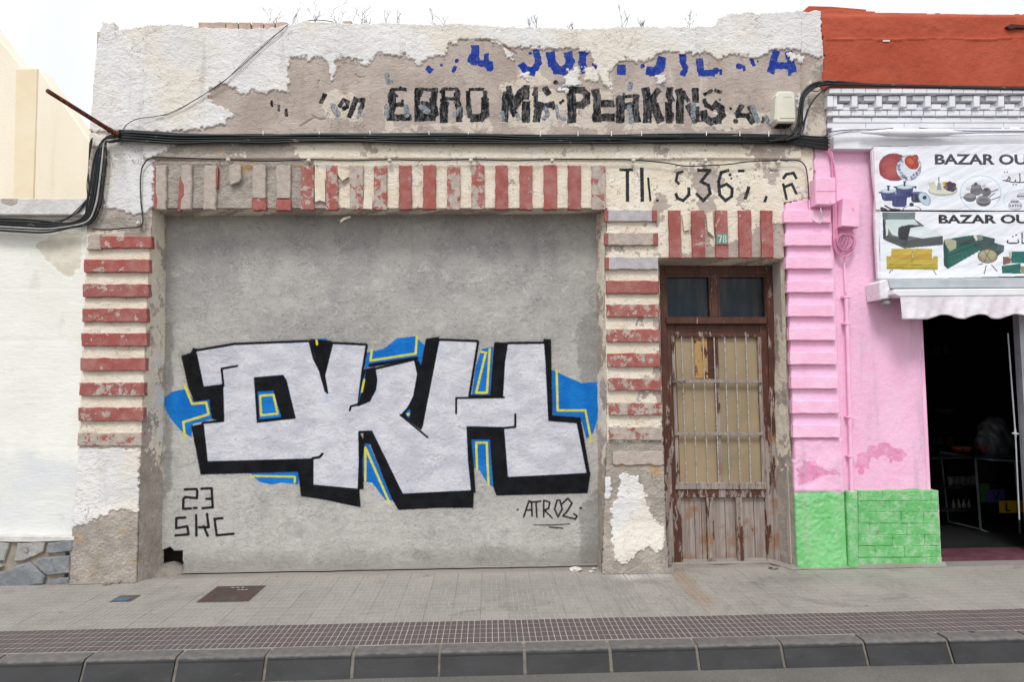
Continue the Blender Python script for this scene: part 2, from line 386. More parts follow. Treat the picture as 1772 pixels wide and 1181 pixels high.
keep = sd_poly(PX, PY, KEEP) + np.where(PY < 60, rag*1.6, np.where((PY < 350) | (PY > 700), rag*.5, 0)) > 0
WH1 = [(150, 0), (1440, 0), (1440, 101), (1427, 101), (1395, 95), (1370, 85), (1335, 88), (1313, 101), (1265, 95), (1240, 104), (1221, 92), (1196, 95), (1139, 92), (1126, 104), (1101, 111), (1082, 104), (1051, 126), (1057, 158), (1035, 139),
       (1028, 111), (1019, 92), (984, 85), (959, 88), (927, 85), (881, 83), (845, 71), (803, 71), (775, 80), (772, 101), (752, 96), (726, 114), (710, 104), (700, 97), (668, 97), (661, 91), (637, 112), (632, 121), (624, 106),
       (593, 101), (570, 114), (554, 99), (536, 106), (531, 99), (505, 104), (501, 112), (500, 161), (478, 158), (455, 166), (440, 156), (425, 165), (400, 150), (385, 145), (362, 160), (366, 176), (405, 200), (392, 215), (340, 226), (300, 229), (150, 229)]
WH2 = [(150, 229), (200, 240), (312, 245), (290, 262), (266, 272), (265, 362), (240, 374), (215, 366), (182, 362), (176, 320), (184, 290), (186, 262), (150, 250)]
WH3 = [(120, 775), (243, 776), (241, 885), (205, 882), (185, 890), (150, 906), (118, 920)]
c5 = lambda L: tx(L, 1020, 540, 2.514)
WH4 = c5([(130, 720), (150, 705), (210, 720), (245, 800), (250, 840), (290, 920), (332, 930), (330, 1000), (290, 1040), (240, 1020), (190, 1055), (150, 1090), (110, 1075), (95, 1020), (95, 850), (130, 790)])
WH5 = c5([(30, 680), (95, 730), (95, 820), (35, 825)])
WHX = [[(1376, 160), (1396, 170), (1398, 230), (1385, 235)], [(1355, 95), (1392, 98), (1390, 112), (1370, 106)], [(1006, 118), (1034, 120), (1036, 143), (1014, 143)], [(980, 125), (1000, 118), (1004, 150), (976, 152)], [(572, 114), (586, 112), (584, 124), (576, 140), (570, 120)],
       [(874, 85), (886, 92), (888, 108), (878, 100)], [(902, 128), (914, 126), (912, 140), (903, 138)], [(1134, 130), (1150, 132), (1150, 146), (1136, 146)], [(965, 155), (980, 152), (982, 162), (966, 162)]]
n1 = fbm(X, Z, .05, 4, 11)*7; n2 = fbm(X, Z, .3, 4, 23)
white = field(PX, PY, [WH1, WH2, WH3, WH4, WH5]+WHX, lo=-20)
white = np.clip(white, -20, 14) + n1
CRM = [[(500, 243), (1432, 243), (1432, 360), (1150, 455), (1140, 780), (1040, 770), (1040, 370), (590, 365), (540, 330), (545, 280), (515, 262)], [(120, 400), (270, 430), (262, 780), (120, 790)],
       [(660, 170), (690, 225), (664, 228)], [(705, 210), (850, 205), (860, 228), (700, 228)], [(860, 150), (1060, 160), (1060, 228), (860, 226)], [(1080, 205), (1330, 200), (1290, 228), (1080, 228)],
       [(402, 252), (425, 250), (428, 272), (399, 272)], [(555, 160), (640, 165), (625, 210), (570, 205)], [(1396, 110), (1430, 110), (1430, 345), (1398, 345)], [(895, 115), (940, 125), (1000, 150), (900, 155)]]
cream = np.clip(field(PX, PY, CRM), -20, 9) + n1 + n2*np.where(PY > 243, 26, 30) - np.where(PX < 270, -10, 0) - np.where((PX > 1130) & (PY > 243), 5, 0)-np.where(PY < 232, 4, 0)
CEM = [[(262, 276), (545, 278), (520, 366), (262, 366)], [(262, 248), (500, 244), (500, 272), (262, 276)], [(118, 884), (150, 905), (242, 880), (244, 1020), (110, 1020)], [(1030, 764), (1160, 764), (1160, 1000), (1030, 1000)], [(150, 372), (265, 366), (265, 404), (150, 404)], [(1400, 118), (1432, 100), (1432, 150), (1400, 150)]]
cement = np.clip(field(PX, PY, CEM), -20, 12) + n1*1.2 + np.where((PY < 420), -5, 0)
c64 = lambda L, w: (tx(L, 640, 60, 6.945), w)
c84 = lambda L, w: (tx(L, 840, 60, 6.945), w)
c103 = lambda L, w: (tx(L, 1030, 60, 6.945), w)
c12 = lambda L, w: (tx(L, 1200, 60, 6.945), w)
INK = [c64([(268, 740), (275, 845)], 11), c64([(290, 890)], 6), c64([(240, 1005), (480, 1005)], 9), c64([(250, 960), (300, 990)], 8), c64([(445, 900), (460, 980)], 6), c64([(400, 805)], 4), c64([(375, 650)], 3),
       c64([(572, 670), (575, 1030)], 8), c64([(575, 1000), (760, 1000)], 11), c64([(785, 670), (770, 790), (745, 800)], 9), c64([(760, 850), (780, 960)], 11), c64([(600, 660), (640, 660), (610, 735)], 4), c64([(640, 850), (740, 870)], 4),
       c64([(870, 800)], 7), c64([(930, 835)], 6), c64([(893, 870), (893, 1030)], 12), c64([(1045, 730), (1050, 800)], 8), c64([(1050, 830), (1080, 900), (1075, 1030)], 9), c64([(858, 690)], 4), c64([(965, 645)], 3),
       c64([(1385, 800), (1385, 960), (1340, 1010), (1240, 1010)], 11), c64([(1180, 900), (1210, 980)], 5), c64([(1175, 715)], 4), c64([(1380, 715)], 3),
       c84([(285, 650), (300, 730), (235, 725)], 8), c84([(240, 820), (240, 900)], 9), c84([(250, 800), (350, 960)], 9), c84([(330, 830), (450, 670)], 9), c84([(490, 650), (485, 760)], 10), c84([(485, 850), (485, 1035)], 12),
       c84([(600, 660), (590, 730)], 6), c84([(720, 660), (750, 710)], 9), c84([(640, 850), (615, 1030)], 11), c84([(700, 870), (800, 850), (820, 880)], 8), c84([(845, 580)], 6), c84([(930, 800), (900, 830)], 4),
       c84([(1030, 660), (1035, 1035)], 12.5), c84([(1040, 675), (1160, 680), (1215, 730), (1210, 810), (1160, 855), (1080, 855)], 10), c84([(1320, 700), (1335, 760), (1340, 1030)], 11), c84([(1330, 840), (1510, 840)], 10), c84([(1310, 1005), (1515, 1005)], 11),
       c103([(295, 790), (295, 1035)], 12.5), c103([(270, 745)], 3), c103([(340, 720), (340, 760)], 3), c103([(485, 755), (480, 850), (370, 870)], 9), c103([(470, 880), (500, 1030)], 10),
       c103([(600, 680), (620, 760), (620, 1035)], 12), c103([(750, 680), (690, 760)], 8.5), c103([(690, 820), (770, 1030)], 12), c103([(890, 670), (885, 750), (900, 790)], 10), c103([(875, 850), (880, 1040)], 10), c103([(915, 960), (905, 1030)], 6),
       c103([(1000, 690), (1020, 760), (1010, 850), (1010, 1040)], 11), c103([(1050, 700), (1110, 800)], 5), c103([(1120, 870), (1200, 1040)], 10), c103([(1195, 680), (1200, 800)], 10), c103([(1215, 900), (1215, 1040)], 7),
       c12([(260, 680), (320, 700)], 5), c12([(210, 680), (130, 730)], 4), c12([(120, 800), (150, 860), (220, 890), (300, 860)], 6), c12([(260, 850), (320, 900), (330, 970), (290, 1030), (200, 1050), (130, 1010), (115, 950)], 11), c12([(310, 790)], 4),
       c12([(570, 870), (520, 950), (530, 980), (640, 980), (700, 1060)], 7), c12([(500, 1050)], 7), c12([(660, 880), (720, 1000)], 6), c12([(440, 890)], 4), c12([(820, 1060), (830, 1010)], 4),
       (tx([(780, 740), (745, 820)], 450, 60, 6.945), 6), (tx([(960, 870), (1010, 800), (1060, 820), (1050, 880), (1010, 900)], 450, 60, 6.945), 5.5), (tx([(1160, 790), (1080, 990)], 450, 60, 6.945), 7), (tx([(1160, 800), (1240, 800), (1240, 860), (1210, 920)], 450, 60, 6.945), 6),
       (tx([(150, 810), (150, 870)], 450, 60, 6.945), 2.4), (tx([(235, 860), (230, 920)], 450, 60, 6.945), 3), (tx([(320, 910), (325, 980)], 450, 60, 6.945), 4)]
INK += [c64([(285, 855), (395, 850)], 6), c64([(270, 670), (430, 668)], 4), c64([(265, 680), (268, 740)], 6), c64([(880, 660), (1060, 660)], 4), c64([(1180, 700), (1185, 860)], 6), c64([(1200, 665), (1360, 665)], 4), c64([(1385, 700), (1388, 790)], 6), c84([(240, 740), (232, 1030)], 9), c84([(300, 760), (352, 900)], 8), c84([(352, 900), (440, 760)], 7), c64([(275, 850), (262, 1000)], 8), c64([(240, 750), (330, 745)], 4), c64([(640, 830), (740, 850)], 6), c64([(600, 665), (760, 670)], 4), c64([(600, 900), (600, 1000)], 9), c64([(720, 880), (720, 1000)], 9), c64([(880, 780), (1050, 780)], 4), c64([(885, 680), (885, 860)], 6), c64([(1060, 690), (1060, 740)], 6), c64([(960, 660), (1040, 665)], 3), c64([(1190, 870), (1200, 990)], 7), c103([(300, 760), (480, 745)], 4), c84([(600, 700), (600, 860)], 6)]
INK = [(p, w*1.15+1.0) for p, w in INK]
INKG = [c64([(200, 870), (210, 1000)], 8), c64([(440, 880), (450, 970)], 10), c64([(620, 880), (700, 930)], 10), c64([(210, 500), (230, 590), (260, 570)], 9), c64([(1010, 980), (1080, 900)], 7),
        (tx([(890, 880), (940, 970)], 450, 60, 6.945), 11), (tx([(1190, 1000), (1210, 930)], 450, 60, 6.945), 7), c84([(720, 900), (750, 970), (700, 1020)], 8), c84([(850, 870), (870, 1010), (950, 1030)], 6), c84([(200, 950), (220, 1030)], 7), c84([(380, 980), (400, 1030)], 7), c84([(880, 600), (1040, 600)], 6), c84([(870, 670), (960, 680)], 7),
        c103([(400, 880), (430, 1060)], 9), c103([(420, 600), (410, 660)], 9), c103([(1170, 850), (1170, 1000)], 9), c12([(700, 880), (760, 1050)], 9), c12([(860, 1000), (900, 1090)], 8), c12([(240, 1130)], 6), c12([(450, 1140)], 6), c103([(760, 540), (820, 640)], 6)]
BLU = [c64([(1265, 170), (1265, 330)], 10), c64([(1220, 300), (1270, 320)], 11), c64([(1320, 350), (1450, 365)], 8), c64([(1400, 255), (1400, 340)], 6), c64([(1440, 400)], 10), c64([(705, 420), (730, 440)], 7), c64([(1045, 320)], 4.5), c64([(1000, 450), (1025, 400)], 4), c64([(860, 375)], 3), c64([(835, 260)], 3),
       c84([(610, 215), (635, 350), (600, 410)], 8), c84([(535, 235)], 4), c84([(440, 380), (480, 430), (570, 460)], 9), c84([(780, 250), (800, 350), (860, 430), (930, 440), (1000, 390), (1015, 330), (995, 250)], 11), c84([(1165, 230), (1160, 350), (1190, 440)], 9), c84([(1205, 240)], 5), c84([(1310, 370), (1340, 465)], 6),
       c103([(310, 410), (310, 455)], 11), c103([(560, 390)], 5), c103([(795, 310), (775, 400), (710, 460), (640, 445)], 11), c103([(1045, 270), (1050, 310)], 9), c103([(1050, 350), (1080, 410), (1050, 480)], 7), c103([(0, 400), (10, 460)], 8),
       c12([(65, 320), (80, 440)], 9), c12([(80, 470), (220, 470)], 8), c12([(260, 445)], 8), c12([(320, 440), (320, 480)], 3), c12([(545, 385)], 8), c12([(595, 390), (605, 430)], 3.5), c12([(690, 310), (720, 370)], 4), c12([(765, 325)], 2.5),
       c12([(980, 230), (945, 360), (925, 440)], 9), c12([(1140, 240), (1165, 350), (1185, 430)], 9), c12([(970, 380), (1170, 380)], 9), c12([(1145, 430), (1145, 495)], 3)]
ct = lambda L, w: (tx(L, 1050, 270, 4.922), w)
BLU = [(p, w*1.3+1) for p, w in BLU]
THIN = [ct([(115, 118), (215, 118)], 5), ct([(175, 120), (176, 380)], 6), ct([(298, 110), (302, 380)], 6.5), ct([(352, 190), (370, 380)], 4), ct([(430, 380)], 5), ct([(645, 132), (605, 145), (590, 210), (612, 236)], 5), ct([(698, 275), (700, 330), (650, 382), (600, 360), (588, 325)], 5.5),
        ct([(780, 122), (880, 122), (802, 218), (865, 250), (880, 320), (822, 382), (765, 325)], 5.5), ct([(1035, 122), (975, 140), (952, 220), (960, 330), (1010, 382), (1062, 345), (1068, 280), (1020, 240), (968, 262)], 5.5), ct([(1050, 160)], 6), ct([(1060, 192)], 4),
        ct([(1125, 127), (1165, 127)], 5), ct([(1208, 270), (1178, 362)], 6), ct([(1390, 124), (1440, 124)], 2), ct([(1357, 350), (1345, 388)], 5), ct([(1505, 190), (1530, 155), (1590, 145), (1612, 190)], 5), ct([(1502, 240), (1530, 370)], 4.5), ct([(1520, 262), (1575, 240), (1612, 322)], 5)]
att = dict(white=white, cream=cream, cement=cement, ink=field(PX, PY, (), INK, square=True)+fbm(X, Z, .05, 4, 301)*1.8, inkgrey=field(PX, PY, (), INKG), inkblue=field(PX, PY, (), BLU, square=True)+fbm(X, Z, .05, 4, 302)*2, inkthin=field(PX, PY, (), THIN, square=True))
sm = lambda v, a, b: np.clip((v-a)/(b-a), 0, 1)**2*(3-2*np.clip((v-a)/(b-a), 0, 1))
wm_ = sm(white, -.6, .8); cm_ = sm(cement, -1, 1)
Yo = -.012*fbm(X, Z, .7, 3, 41) - .002*fbm(X, Z, .06, 3, 43)
Yo -= wm_*(.010+.004*fbm(X+.06*fbm(X, Z, .2, 2, 46), Z*1.4, .22, 4, 47, ridge=True, gain=.42)+.0012*fbm(X, Z, .03, 2, 48))
Yo -= cm_*(.002+.006*fbm(X, Z, .05, 4, 49)+.005*fbm(X, Z, .018, 2, 50)) * (1-wm_)
Yo -= sm(cream, -.5, .5)*.0015*(1-wm_)
Yo -= np.where((PY < 276) & (PX > 250) & (PX < 1385), .018, 0)                  # flat band over the lintel bricks
bot = (PY > 872) & (PX < 300); Yo -= np.where(bot, sm(PY, 872, 905)*.02, 0)
Yo -= np.where((PX > 1000) & (PX < 1200), sm(PY, 900, 960)*.05*sm(1160-PX, 0, 20), 0)
crk = [tx([(490, 1110), (600, 1040), (650, 1010), (740, 1030), (800, 1020), (820, 960)], 450, 60, 6.945), tx([(640, 985), (700, 1020)], 450, 60, 6.945), tx([(1150, 490), (1200, 525), (1260, 520)], 450, 60, 6.945), [(800, 71), (860, 72), (895, 95)], tx([(700, 660), (700, 570), (720, 560)], 450, 60, 6.945)]
cr_ = field(PX, PY, (), [(c, 1.4) for c in crk]); Yo += sm(cr_+rag*.3, -.8, .4)*.012
G[..., 1] = Yo
sheet('wall_face', G, M_OLD, OLD, keep, att, skirt=.07)
# solid wall behind the rendered face
m = MB()
xl, xr = -3.46, 3.02
m.box((xl, .05, 3.23), (xr, .42, 4.80)); m.box((xl+.03, .05, 0), (-2.99, .42, 3.23)); m.box((1.10, .05, 0), (1.50, .42, 3.23)); m.box((1.50, .05, 2.76), (2.64, .42, 3.23)); m.box((2.64, .05, 0), (2.68, .42, 3.23))
m.box((xl, .42, 0), (xl+.3, 6, 4.3)); m.box((xr-.3, .42, 0), (xr, 6, 4.3)); m.box((xl, 6, 0), (xr, 6.3, 4.3)); m.box((xl+.3, .42, 4.0), (xr-.3, 6, 4.15))
m.build('wall', plain('wall_masonry', 'b9afa5', 'a89d93', 3, .9, .01), OLD)

def zero_att(G, extra=None):
    px, py = proj(G); x, z = G[..., 0]+G[..., 1], G[..., 2]; a = {k: np.full(px.shape, -20.) for k in att}
    a['cream'] = 3+fbm(x, z, .35, 4, 77)*26; a['cement'] = np.clip((py-790)/6, -20, 10)+fbm(x, z, .1, 4, 78)*14
    if extra: extra(a, px, py, x, z)
    return a
def reveal(name, A, B, Ya, Yb, n, k, extra=None):
    G = strip(A, B, Ya, Yb, n, k); d = fbm(G[..., 1]*1.0+G[..., 0], G[..., 2], .09, 3, 91)*.006
    G[..., 0] += d; G[..., 2] += d*.3
    return sheet(name, G, M_OLD, OLD, None, zero_att(G, extra))
def ex(a, px, py, x, z): a['white'] = field(px, py, [[(255, 470), (292, 470), (290, 760), (262, 780)]])+fbm(x, z, .12, 4, 5)*40-14
reveal('reveal', [(265, 361), (263, 400), (256, 500), (250, 650), (244, 800), (238, 1010)], [(290, 372), (290, 410), (288, 600), (284, 800), (283, 1000)], -.006, .27, 260, 26, ex)
reveal('reveal', [(1050, 361), (1046, 500), (1050, 700), (1048, 800), (1040, 997)], [(1030, 368), (1031, 500), (1033, 700), (1034, 990)], -.006, .27, 260, 26, ex)
reveal('soffit', [(262, 362), (1053, 362)], [(286, 375), (1034, 371)], -.006, .27, 300, 16, lambda a, px, py, x, z: a.update(cream=a['cream']-4))
reveal('reveal', [(1357, 446), (1362, 700), (1372, 840), (1378, 990)], [(1335, 462), (1337, 700), (1340, 840), (1345, 985)], -.006, .26, 220, 22, ex)
reveal('soffit', [(1138, 447), (1359, 447)], [(1136, 462), (1337, 462)], -.006, .26, 90, 16, lambda a, px, py, x, z: a.update(cream=a['cream']-7))
reveal('reveal', [(1140, 446), (1142, 600), (1149, 800), (1157, 994)], [(1141, 460), (1143, 600), (1149, 800), (1157, 985)], -.006, .26, 120, 16)

# ------------------------------------------------------------------ rendered infill with the graffiti
c3 = lambda L: tx(L, 270, 560, 2.953)
c4 = lambda L: tx(L, 620, 560, 2.952)
SIL = [c3([(208, 145), (400, 112), (780, 97), (800, 180), (832, 245), (868, 350), (890, 430), (1040, 430), (1032, 545), (1035, 700), (1030, 845), (805, 825), (805, 690), (265, 705), (245, 515), (350, 505), (345, 310), (245, 322)]),
       c3([(905, 107), (1070, 115), (1050, 235), (1025, 440), (880, 430), (868, 350), (862, 280)]),
       c4([(90, 238), (285, 192), (300, 260), (280, 370), (250, 430), (215, 468), (322, 548), (332, 520), (345, 450), (415, 90), (605, 97), (560, 378), (740, 380), (750, 200), (765, 108), (948, 106), (955, 200), (970, 500), (1115, 512),
           (1165, 765), (765, 785), (745, 530), (552, 525), (560, 700), (575, 853), (228, 870), (70, 547), (0, 550), (-60, 550), (-60, 425), (0, 425), (60, 400), (92, 340), (98, 290)])]
BLK = [c3([(128, 165), (178, 150), (188, 125), (215, 130), (245, 322), (350, 312), (352, 505), (285, 490), (272, 392), (195, 402), (165, 330)]), c3([(180, 525), (250, 512), (268, 705), (806, 690), (808, 833), (1040, 850), (1047, 942), (960, 925), (870, 905), (740, 885), (725, 760), (228, 775)]),
       c3([(785, 78), (900, 90), (862, 280), (877, 355), (862, 352)]), c3([(500, 275), (650, 263), (668, 290), (716, 488), (515, 510)]), c3([(1055, 235), (1120, 222), (1133, 280), (1115, 370), (1062, 418), (985, 445), (990, 425), (1028, 412)]), c3([(1035, 545), (1068, 610), (1055, 700), (1062, 850), (1035, 850)]),
       c4([(25, 550), (70, 540), (228, 875), (592, 858), (588, 945), (400, 945), (205, 955), (170, 895), (60, 620), (25, 610)]), c4([(298, 172), (320, 215), (345, 78), (415, 68), (322, 548), (215, 468), (270, 400), (300, 270)]), c4([(695, 95), (765, 98), (742, 382), (672, 375), (690, 130)]), c4([(945, 80), (985, 80), (992, 470), (1135, 480), (1187, 780), (1165, 785), (1115, 510), (970, 500)]),
       c4([(552, 525), (748, 530), (765, 785), (1187, 768), (1172, 870), (705, 882), (688, 832), (672, 595), (578, 595), (592, 740), (600, 870), (572, 862)])]
BLUU = [c3([(45, 380), (80, 350), (150, 335), (200, 400), (280, 390), (290, 490), (190, 515), (182, 582), (130, 552), (70, 480), (42, 420)]), c3([(820, 78), (865, 76), (890, 95), (820, 160), (800, 90)]), c3([(475, 762), (735, 755), (727, 826), (640, 815), (590, 825), (530, 812)]),
        c4([(18, 610), (50, 605), (182, 908), (140, 905), (70, 815), (20, 810)]), c4([(30, 232), (40, 150), (130, 130), (200, 75), (290, 65), (340, 112), (325, 220), (200, 200)]), c4([(630, 130), (690, 120), (675, 372), (578, 376), (600, 220)]), c4([(575, 590), (676, 590), (690, 837), (660, 820), (620, 752), (590, 735)]),
        c4([(985, 235), (1060, 270), (1140, 305), (1215, 300), (1238, 370), (1225, 480), (1200, 560), (1165, 592), (1140, 500), (990, 475)])]
DET = [(c3([(345, 320), (335, 232), (415, 218)]), 4), (c3([(850, 668), (835, 685), (800, 690)]), 4.5), (c3([(990, 445), (995, 425), (1030, 415)]), 4), (c4([(215, 468), (355, 583)]), 3.6), (c4([(500, 460), (500, 382), (745, 378)]), 3.8), (c4([(802, 465), (802, 530), (745, 535)]), 4), (c4([(60, 215), (300, 178)]), 6), (c3([(860, 270), (875, 355)]), 4)]
BTOP = [c3([(520, 350), (600, 345), (640, 480), (530, 490)]), c3([(1035, 400), (1055, 300), (1072, 240), (1060, 320)]), c4([(240, 460), (262, 438), (268, 450), (258, 486)])]
YEL = [(c3([(145, 315), (185, 412), (257, 405), (270, 465), (140, 505), (150, 585)]), 3.2), (c3([(532, 370), (600, 365), (622, 462), (537, 470), (532, 370)]), 3), (c3([(485, 780), (710, 785), (708, 815)]), 2.6), (c3([(820, 88), (823, 108)]), 3), (c4([(70, 135), (62, 190), (293, 155), (300, 65)]), 3),
       (c4([(650, 155), (602, 355), (657, 355), (672, 130)]), 3), (c4([(655, 150), (628, 145)]), 2.6), (c4([(607, 745), (602, 610), (656, 610), (665, 825)]), 3), (c4([(1013, 240), (1018, 445), (1160, 445), (1190, 602)]), 3), (c4([(36, 635), (36, 805)]), 3), (c4([(36, 635), (160, 920)]), 3), (c3([(1064, 288), (1052, 350)]), 2.6), (c4([(255, 465)]), 5)]
g8 = lambda L: (tx(L, 280, 830, 9.843), 4.6)
TAG = [g8(L) for L in ([(390, 175), (590, 168), (605, 200), (600, 325), (400, 305), (368, 335), (362, 505), (495, 500)], [(550, 490), (595, 490)], [(675, 162), (850, 155), (868, 480), (695, 495)], [(760, 335), (850, 335)], [(400, 655), (247, 665), (245, 835), (435, 805), (458, 940), (235, 960)],
       [(585, 612), (592, 960)], [(770, 592), (802, 820), (640, 820)], [(715, 800), (785, 965)], [(1035, 665), (900, 675), (940, 955), (1225, 930)])]
TAG += [(c4(L), 3.2) for L in ([(845, 990), (872, 908), (885, 912), (888, 985)], [(855, 955), (888, 955)], [(880, 915), (932, 910)], [(908, 915), (912, 990)], [(947, 990), (947, 905), (978, 915), (972, 948), (950, 955), (990, 995)], [(1015, 905), (1003, 950), (1020, 990), (1042, 950), (1030, 905), (1015, 905)],
        [(1040, 925), (1070, 895), (1092, 920), (1065, 965), (1045, 985), (1110, 1002), (1118, 985), (1100, 975)])] + [(c4([(895, 1030), (985, 1032), (1080, 1026)]), 2.2), (c4([(975, 1043), (1045, 1048)]), 2.6), (c4([(815, 952)]), 4), (c4([(1136, 945)]), 5)]
IKEEP = [(272, 366), (1046, 364), (1052, 1000), (316, 1000), (316, 985), (315, 955), (300, 954), (294, 948), (283, 953), (262, 958), (266, 700)]
G = grid(-3.15, 1.22, 0.0, 3.28, .0088, .25)
PX, PY = proj(G); X, Z = G[..., 0], G[..., 2]
keep = sd_poly(PX, PY, IKEEP)+fbm(X, Z, .05, 2, 9)*1.5 > 0
sil = field(PX, PY, SIL); holes = field(PX, PY, [c3([(500, 275), (650, 263), (668, 290), (716, 488), (515, 510)]), BLK[2]]); sil = np.minimum(sil, -holes)
blk = np.maximum(field(PX, PY, BLK), sil+4.6)
damp = np.maximum(field(PX, PY, [[(1010, 540), (1040, 540), (1040, 760), (1012, 700), (995, 590)], [(1000, 880), (1040, 840), (1040, 990), (1005, 985)], [(283, 560), (300, 560), (296, 700), (300, 840), (283, 860)]]), -20)
low = sm(PY + 50*fbm(X, Z, .6, 3, 61), 560, 700)
n3 = fbm(X, Z, .05, 3, 13)
Y = -.010*fbm(X, Z, .9, 3, 51)-.003*fbm(X+.08*fbm(X, Z, .15, 2, 54), Z*1.2, .2, 4, 52, ridge=True, gain=.4)-.002*fbm(X, Z, .03, 3, 53)
G[..., 1] += Y
gatt = dict(blue=field(PX, PY, BLUU), black=blk, silver=sil, detail=field(PX, PY, (), DET), bluetop=field(PX, PY, BTOP), yellow=field(PX, PY, (), YEL), tag=field(PX, PY, (), TAG), damp=damp+n3*4, low=low)
inf = sheet('infill_panel', G, M_INFILL, OLD, keep, gatt, skirt=.06); inf['label'] = 'grey rendered garage infill with silver, black and blue graffiti'
m = MB(); m.box((-3.2, .5, 0), (1.3, .56, 3.3)); m.box((-3.15, .33, 0), (-3.1, .5, .4)); m.build('backing_wall', plain('dark_masonry', '55493f', '3f352d', 6), OLD)

bm = bmesh.new(); bmesh.ops.create_icosphere(bm, subdivisions=4, radius=.16)
for v in bm.verts:
    q = 1+.05*math.sin(v.co.x*41)*math.cos(v.co.z*37+v.co.y*29)+.03*math.sin(v.co.x*90+v.co.z*70); v.co = Vector((v.co.x*1.25*q, v.co.y*.9*q, max(v.co.z, -.02)*.62*q))+Vector(tuple(at(288, 994, .30)))
me = bpy.data.meshes.new('mortar_heap'); bm.to_mesh(me); bm.free(); me.shade_smooth(); link('mortar_heap', me, plain('mortar_heap_grey', '8f8981', '7d776f', 12, .95, .02, 30), OLD)
# ------------------------------------------------------------------ painted bricks
def brick_pts(x0, x1, y0, y1, j=.7, skew=0):
    r = lambda: random.uniform(-j, j); P = []
    n = max(3, int((x1-x0)/8)); k = max(3, int((y1-y0)/8)); w = random.uniform(-.5, .5)
    for i in range(n): P.append((x0+(x1-x0)*i/n+r()*.5, y0+r()+w*math.sin(i)))
    for i in range(k): P.append((x1+skew*i/k+r(), y0+(y1-y0)*i/k+r()*.4))
    for i in range(n): P.append((x1+skew-(x1-x0)*i/n+r()*.5, y1+r()))
    for i in range(k): P.append((x0+skew-skew*i/k+r(), y1-(y1-y0)*i/k+r()*.4))
    return P
def brick(pts, mat, proud=.026, label=None, peel=.35, back=.02, bev=.004):
    o = MB().prism(pts, -proud, back, bev).build('brick', mat, OLD); o['peel'] = float(peel)
    if label: o['label'] = label
    return o
LP = [(150, 262, 409, 429, .35), (145, 258, 449, 471, .3), (143, 257, 492, 514, .3), (142, 254, 534, 557, .28), (140, 254, 577, 599, .26), (139, 252, 620, 642, .2), (137, 250, 663, 685, .55), (135, 248, 706, 729, .4), (134, 245, 750, 772, .68)]
for i, (a, b, c, d, p) in enumerate(LP): brick(brick_pts(a if i else 173, b, c, d), M_RED, peel=p, proud=.034)
brick(brick_pts(151, 174, 407, 432, 2), M_GREYBRICK, proud=.03, label='lump of grey mortar')
MP = [(1047, 1137, 363, 383, 0), (1047, 1139, 403, 424, 0), (1048, 1140, 445, 466, 0), (1049, 1140, 486, 508, .15), (1050, 1141, 527, 549, .5), (1050, 1142, 570, 592, .5), (1052, 1143, 612, 635, .45), (1053, 1145, 655, 676, .5), (1054, 1146, 698, 719, .62), (1055, 1146, 740, 762, .72)]
for i, (a, b, c, d, p) in enumerate(MP):
    if i < 3:
        brick(brick_pts(a+3, b-(7 if i < 2 else 1), c, d), M_LILAC if i != 1 else M_GREYBRICK, proud=.034, label='grey faced brick with red ends')
        for q in ((a-1, a+6), (b-9, b)) if i < 2 else ((a-1, a+6),): MB().prism([(q[0], c+.5), (q[1], c+.5), (q[1], d+.3), (q[0], d+.3)], -.0365, -.004, .003).build('brick_end', M_REDEND, OLD)
    else: brick(brick_pts(a, b, c, d), M_RED, peel=p, proud=.034)
brick(brick_pts(1060, 1148, 782, 805, 1.6), M_GREYBRICK, proud=.02, label='bare weathered brick')
SO = [(268, 288, 'g'), (311, 332, 'h'), (353, 375, 'g'), (395, 417, 's'), (437, 459, 'r'), (478, 502, 'r')] + [(a, b, 1) for a, b in ((521, 543), (564, 584), (605, 628), (647, 669), (690, 712), (732, 754), (774, 796), (816, 838), (857, 879), (899, 921), (941, 964), (983, 1005), (1024, 1048))]
PE = [.45, .6, .75, .6, .2, .05, .6, .55, .1, .25, .08, .25, .75]
for i, (a, b, k) in enumerate(SO):
    y1 = 362.5; y0 = 286
    if k == 'g': brick(brick_pts(a, b, y0, y1, 1.2, -2), M_GREYBRICK, proud=.036, label='grey plastered brick', bev=.008)
    elif k == 'h':
        brick(brick_pts(a+2, b, y0, y1, 1.2, -2), M_GREYBRICK, proud=.036, label='grey plastered brick', bev=.008)
        MB().prism([(267, 288), (270, 289), (269, 330), (272, 345), (271, 361), (266, 361)], -.038, 0, .002).build('brick_end', M_REDEND, OLD); MB().prism([(373, 292), (377, 290), (376, 325), (374, 325)], -.037, 0, .002).build('brick_end', M_REDEND, OLD)
        MB().prism([(311, 305), (318, 320), (318, 338), (313, 345), (312, 366), (307, 366), (309, 330)], -.038, 0, .002).build('brick_end', M_REDEND, OLD)
    elif k == 's': brick([(395, 285), (400, 284), (416, 286), (417, 309), (413, 315), (404, 318), (399, 320), (396, 312)], M_GREYBRICK, proud=.04, label='broken stump of a brick', bev=.006)
    elif k == 'r':
        brick(brick_pts(a, b, y0, 343, .8), M_GREYBRICK, proud=.036, label='grey plastered brick above a red foot')
        brick(brick_pts(a-1, b+1, 340 if i == 4 else 344, y1+1, .9), M_RED, proud=.030, peel=.25)
    else: brick(brick_pts(a, b, y0, y1, .8), M_RED, peel=PE[i-6], proud=.03)
for a, b in ((1157, 1178), (1197, 1219), (1238, 1259), (1278, 1300), (1317, 1337)): brick(brick_pts(a, b, 364, 446.5, .6, 2), M_RED, peel=random.uniform(.1, .3), proud=.03)
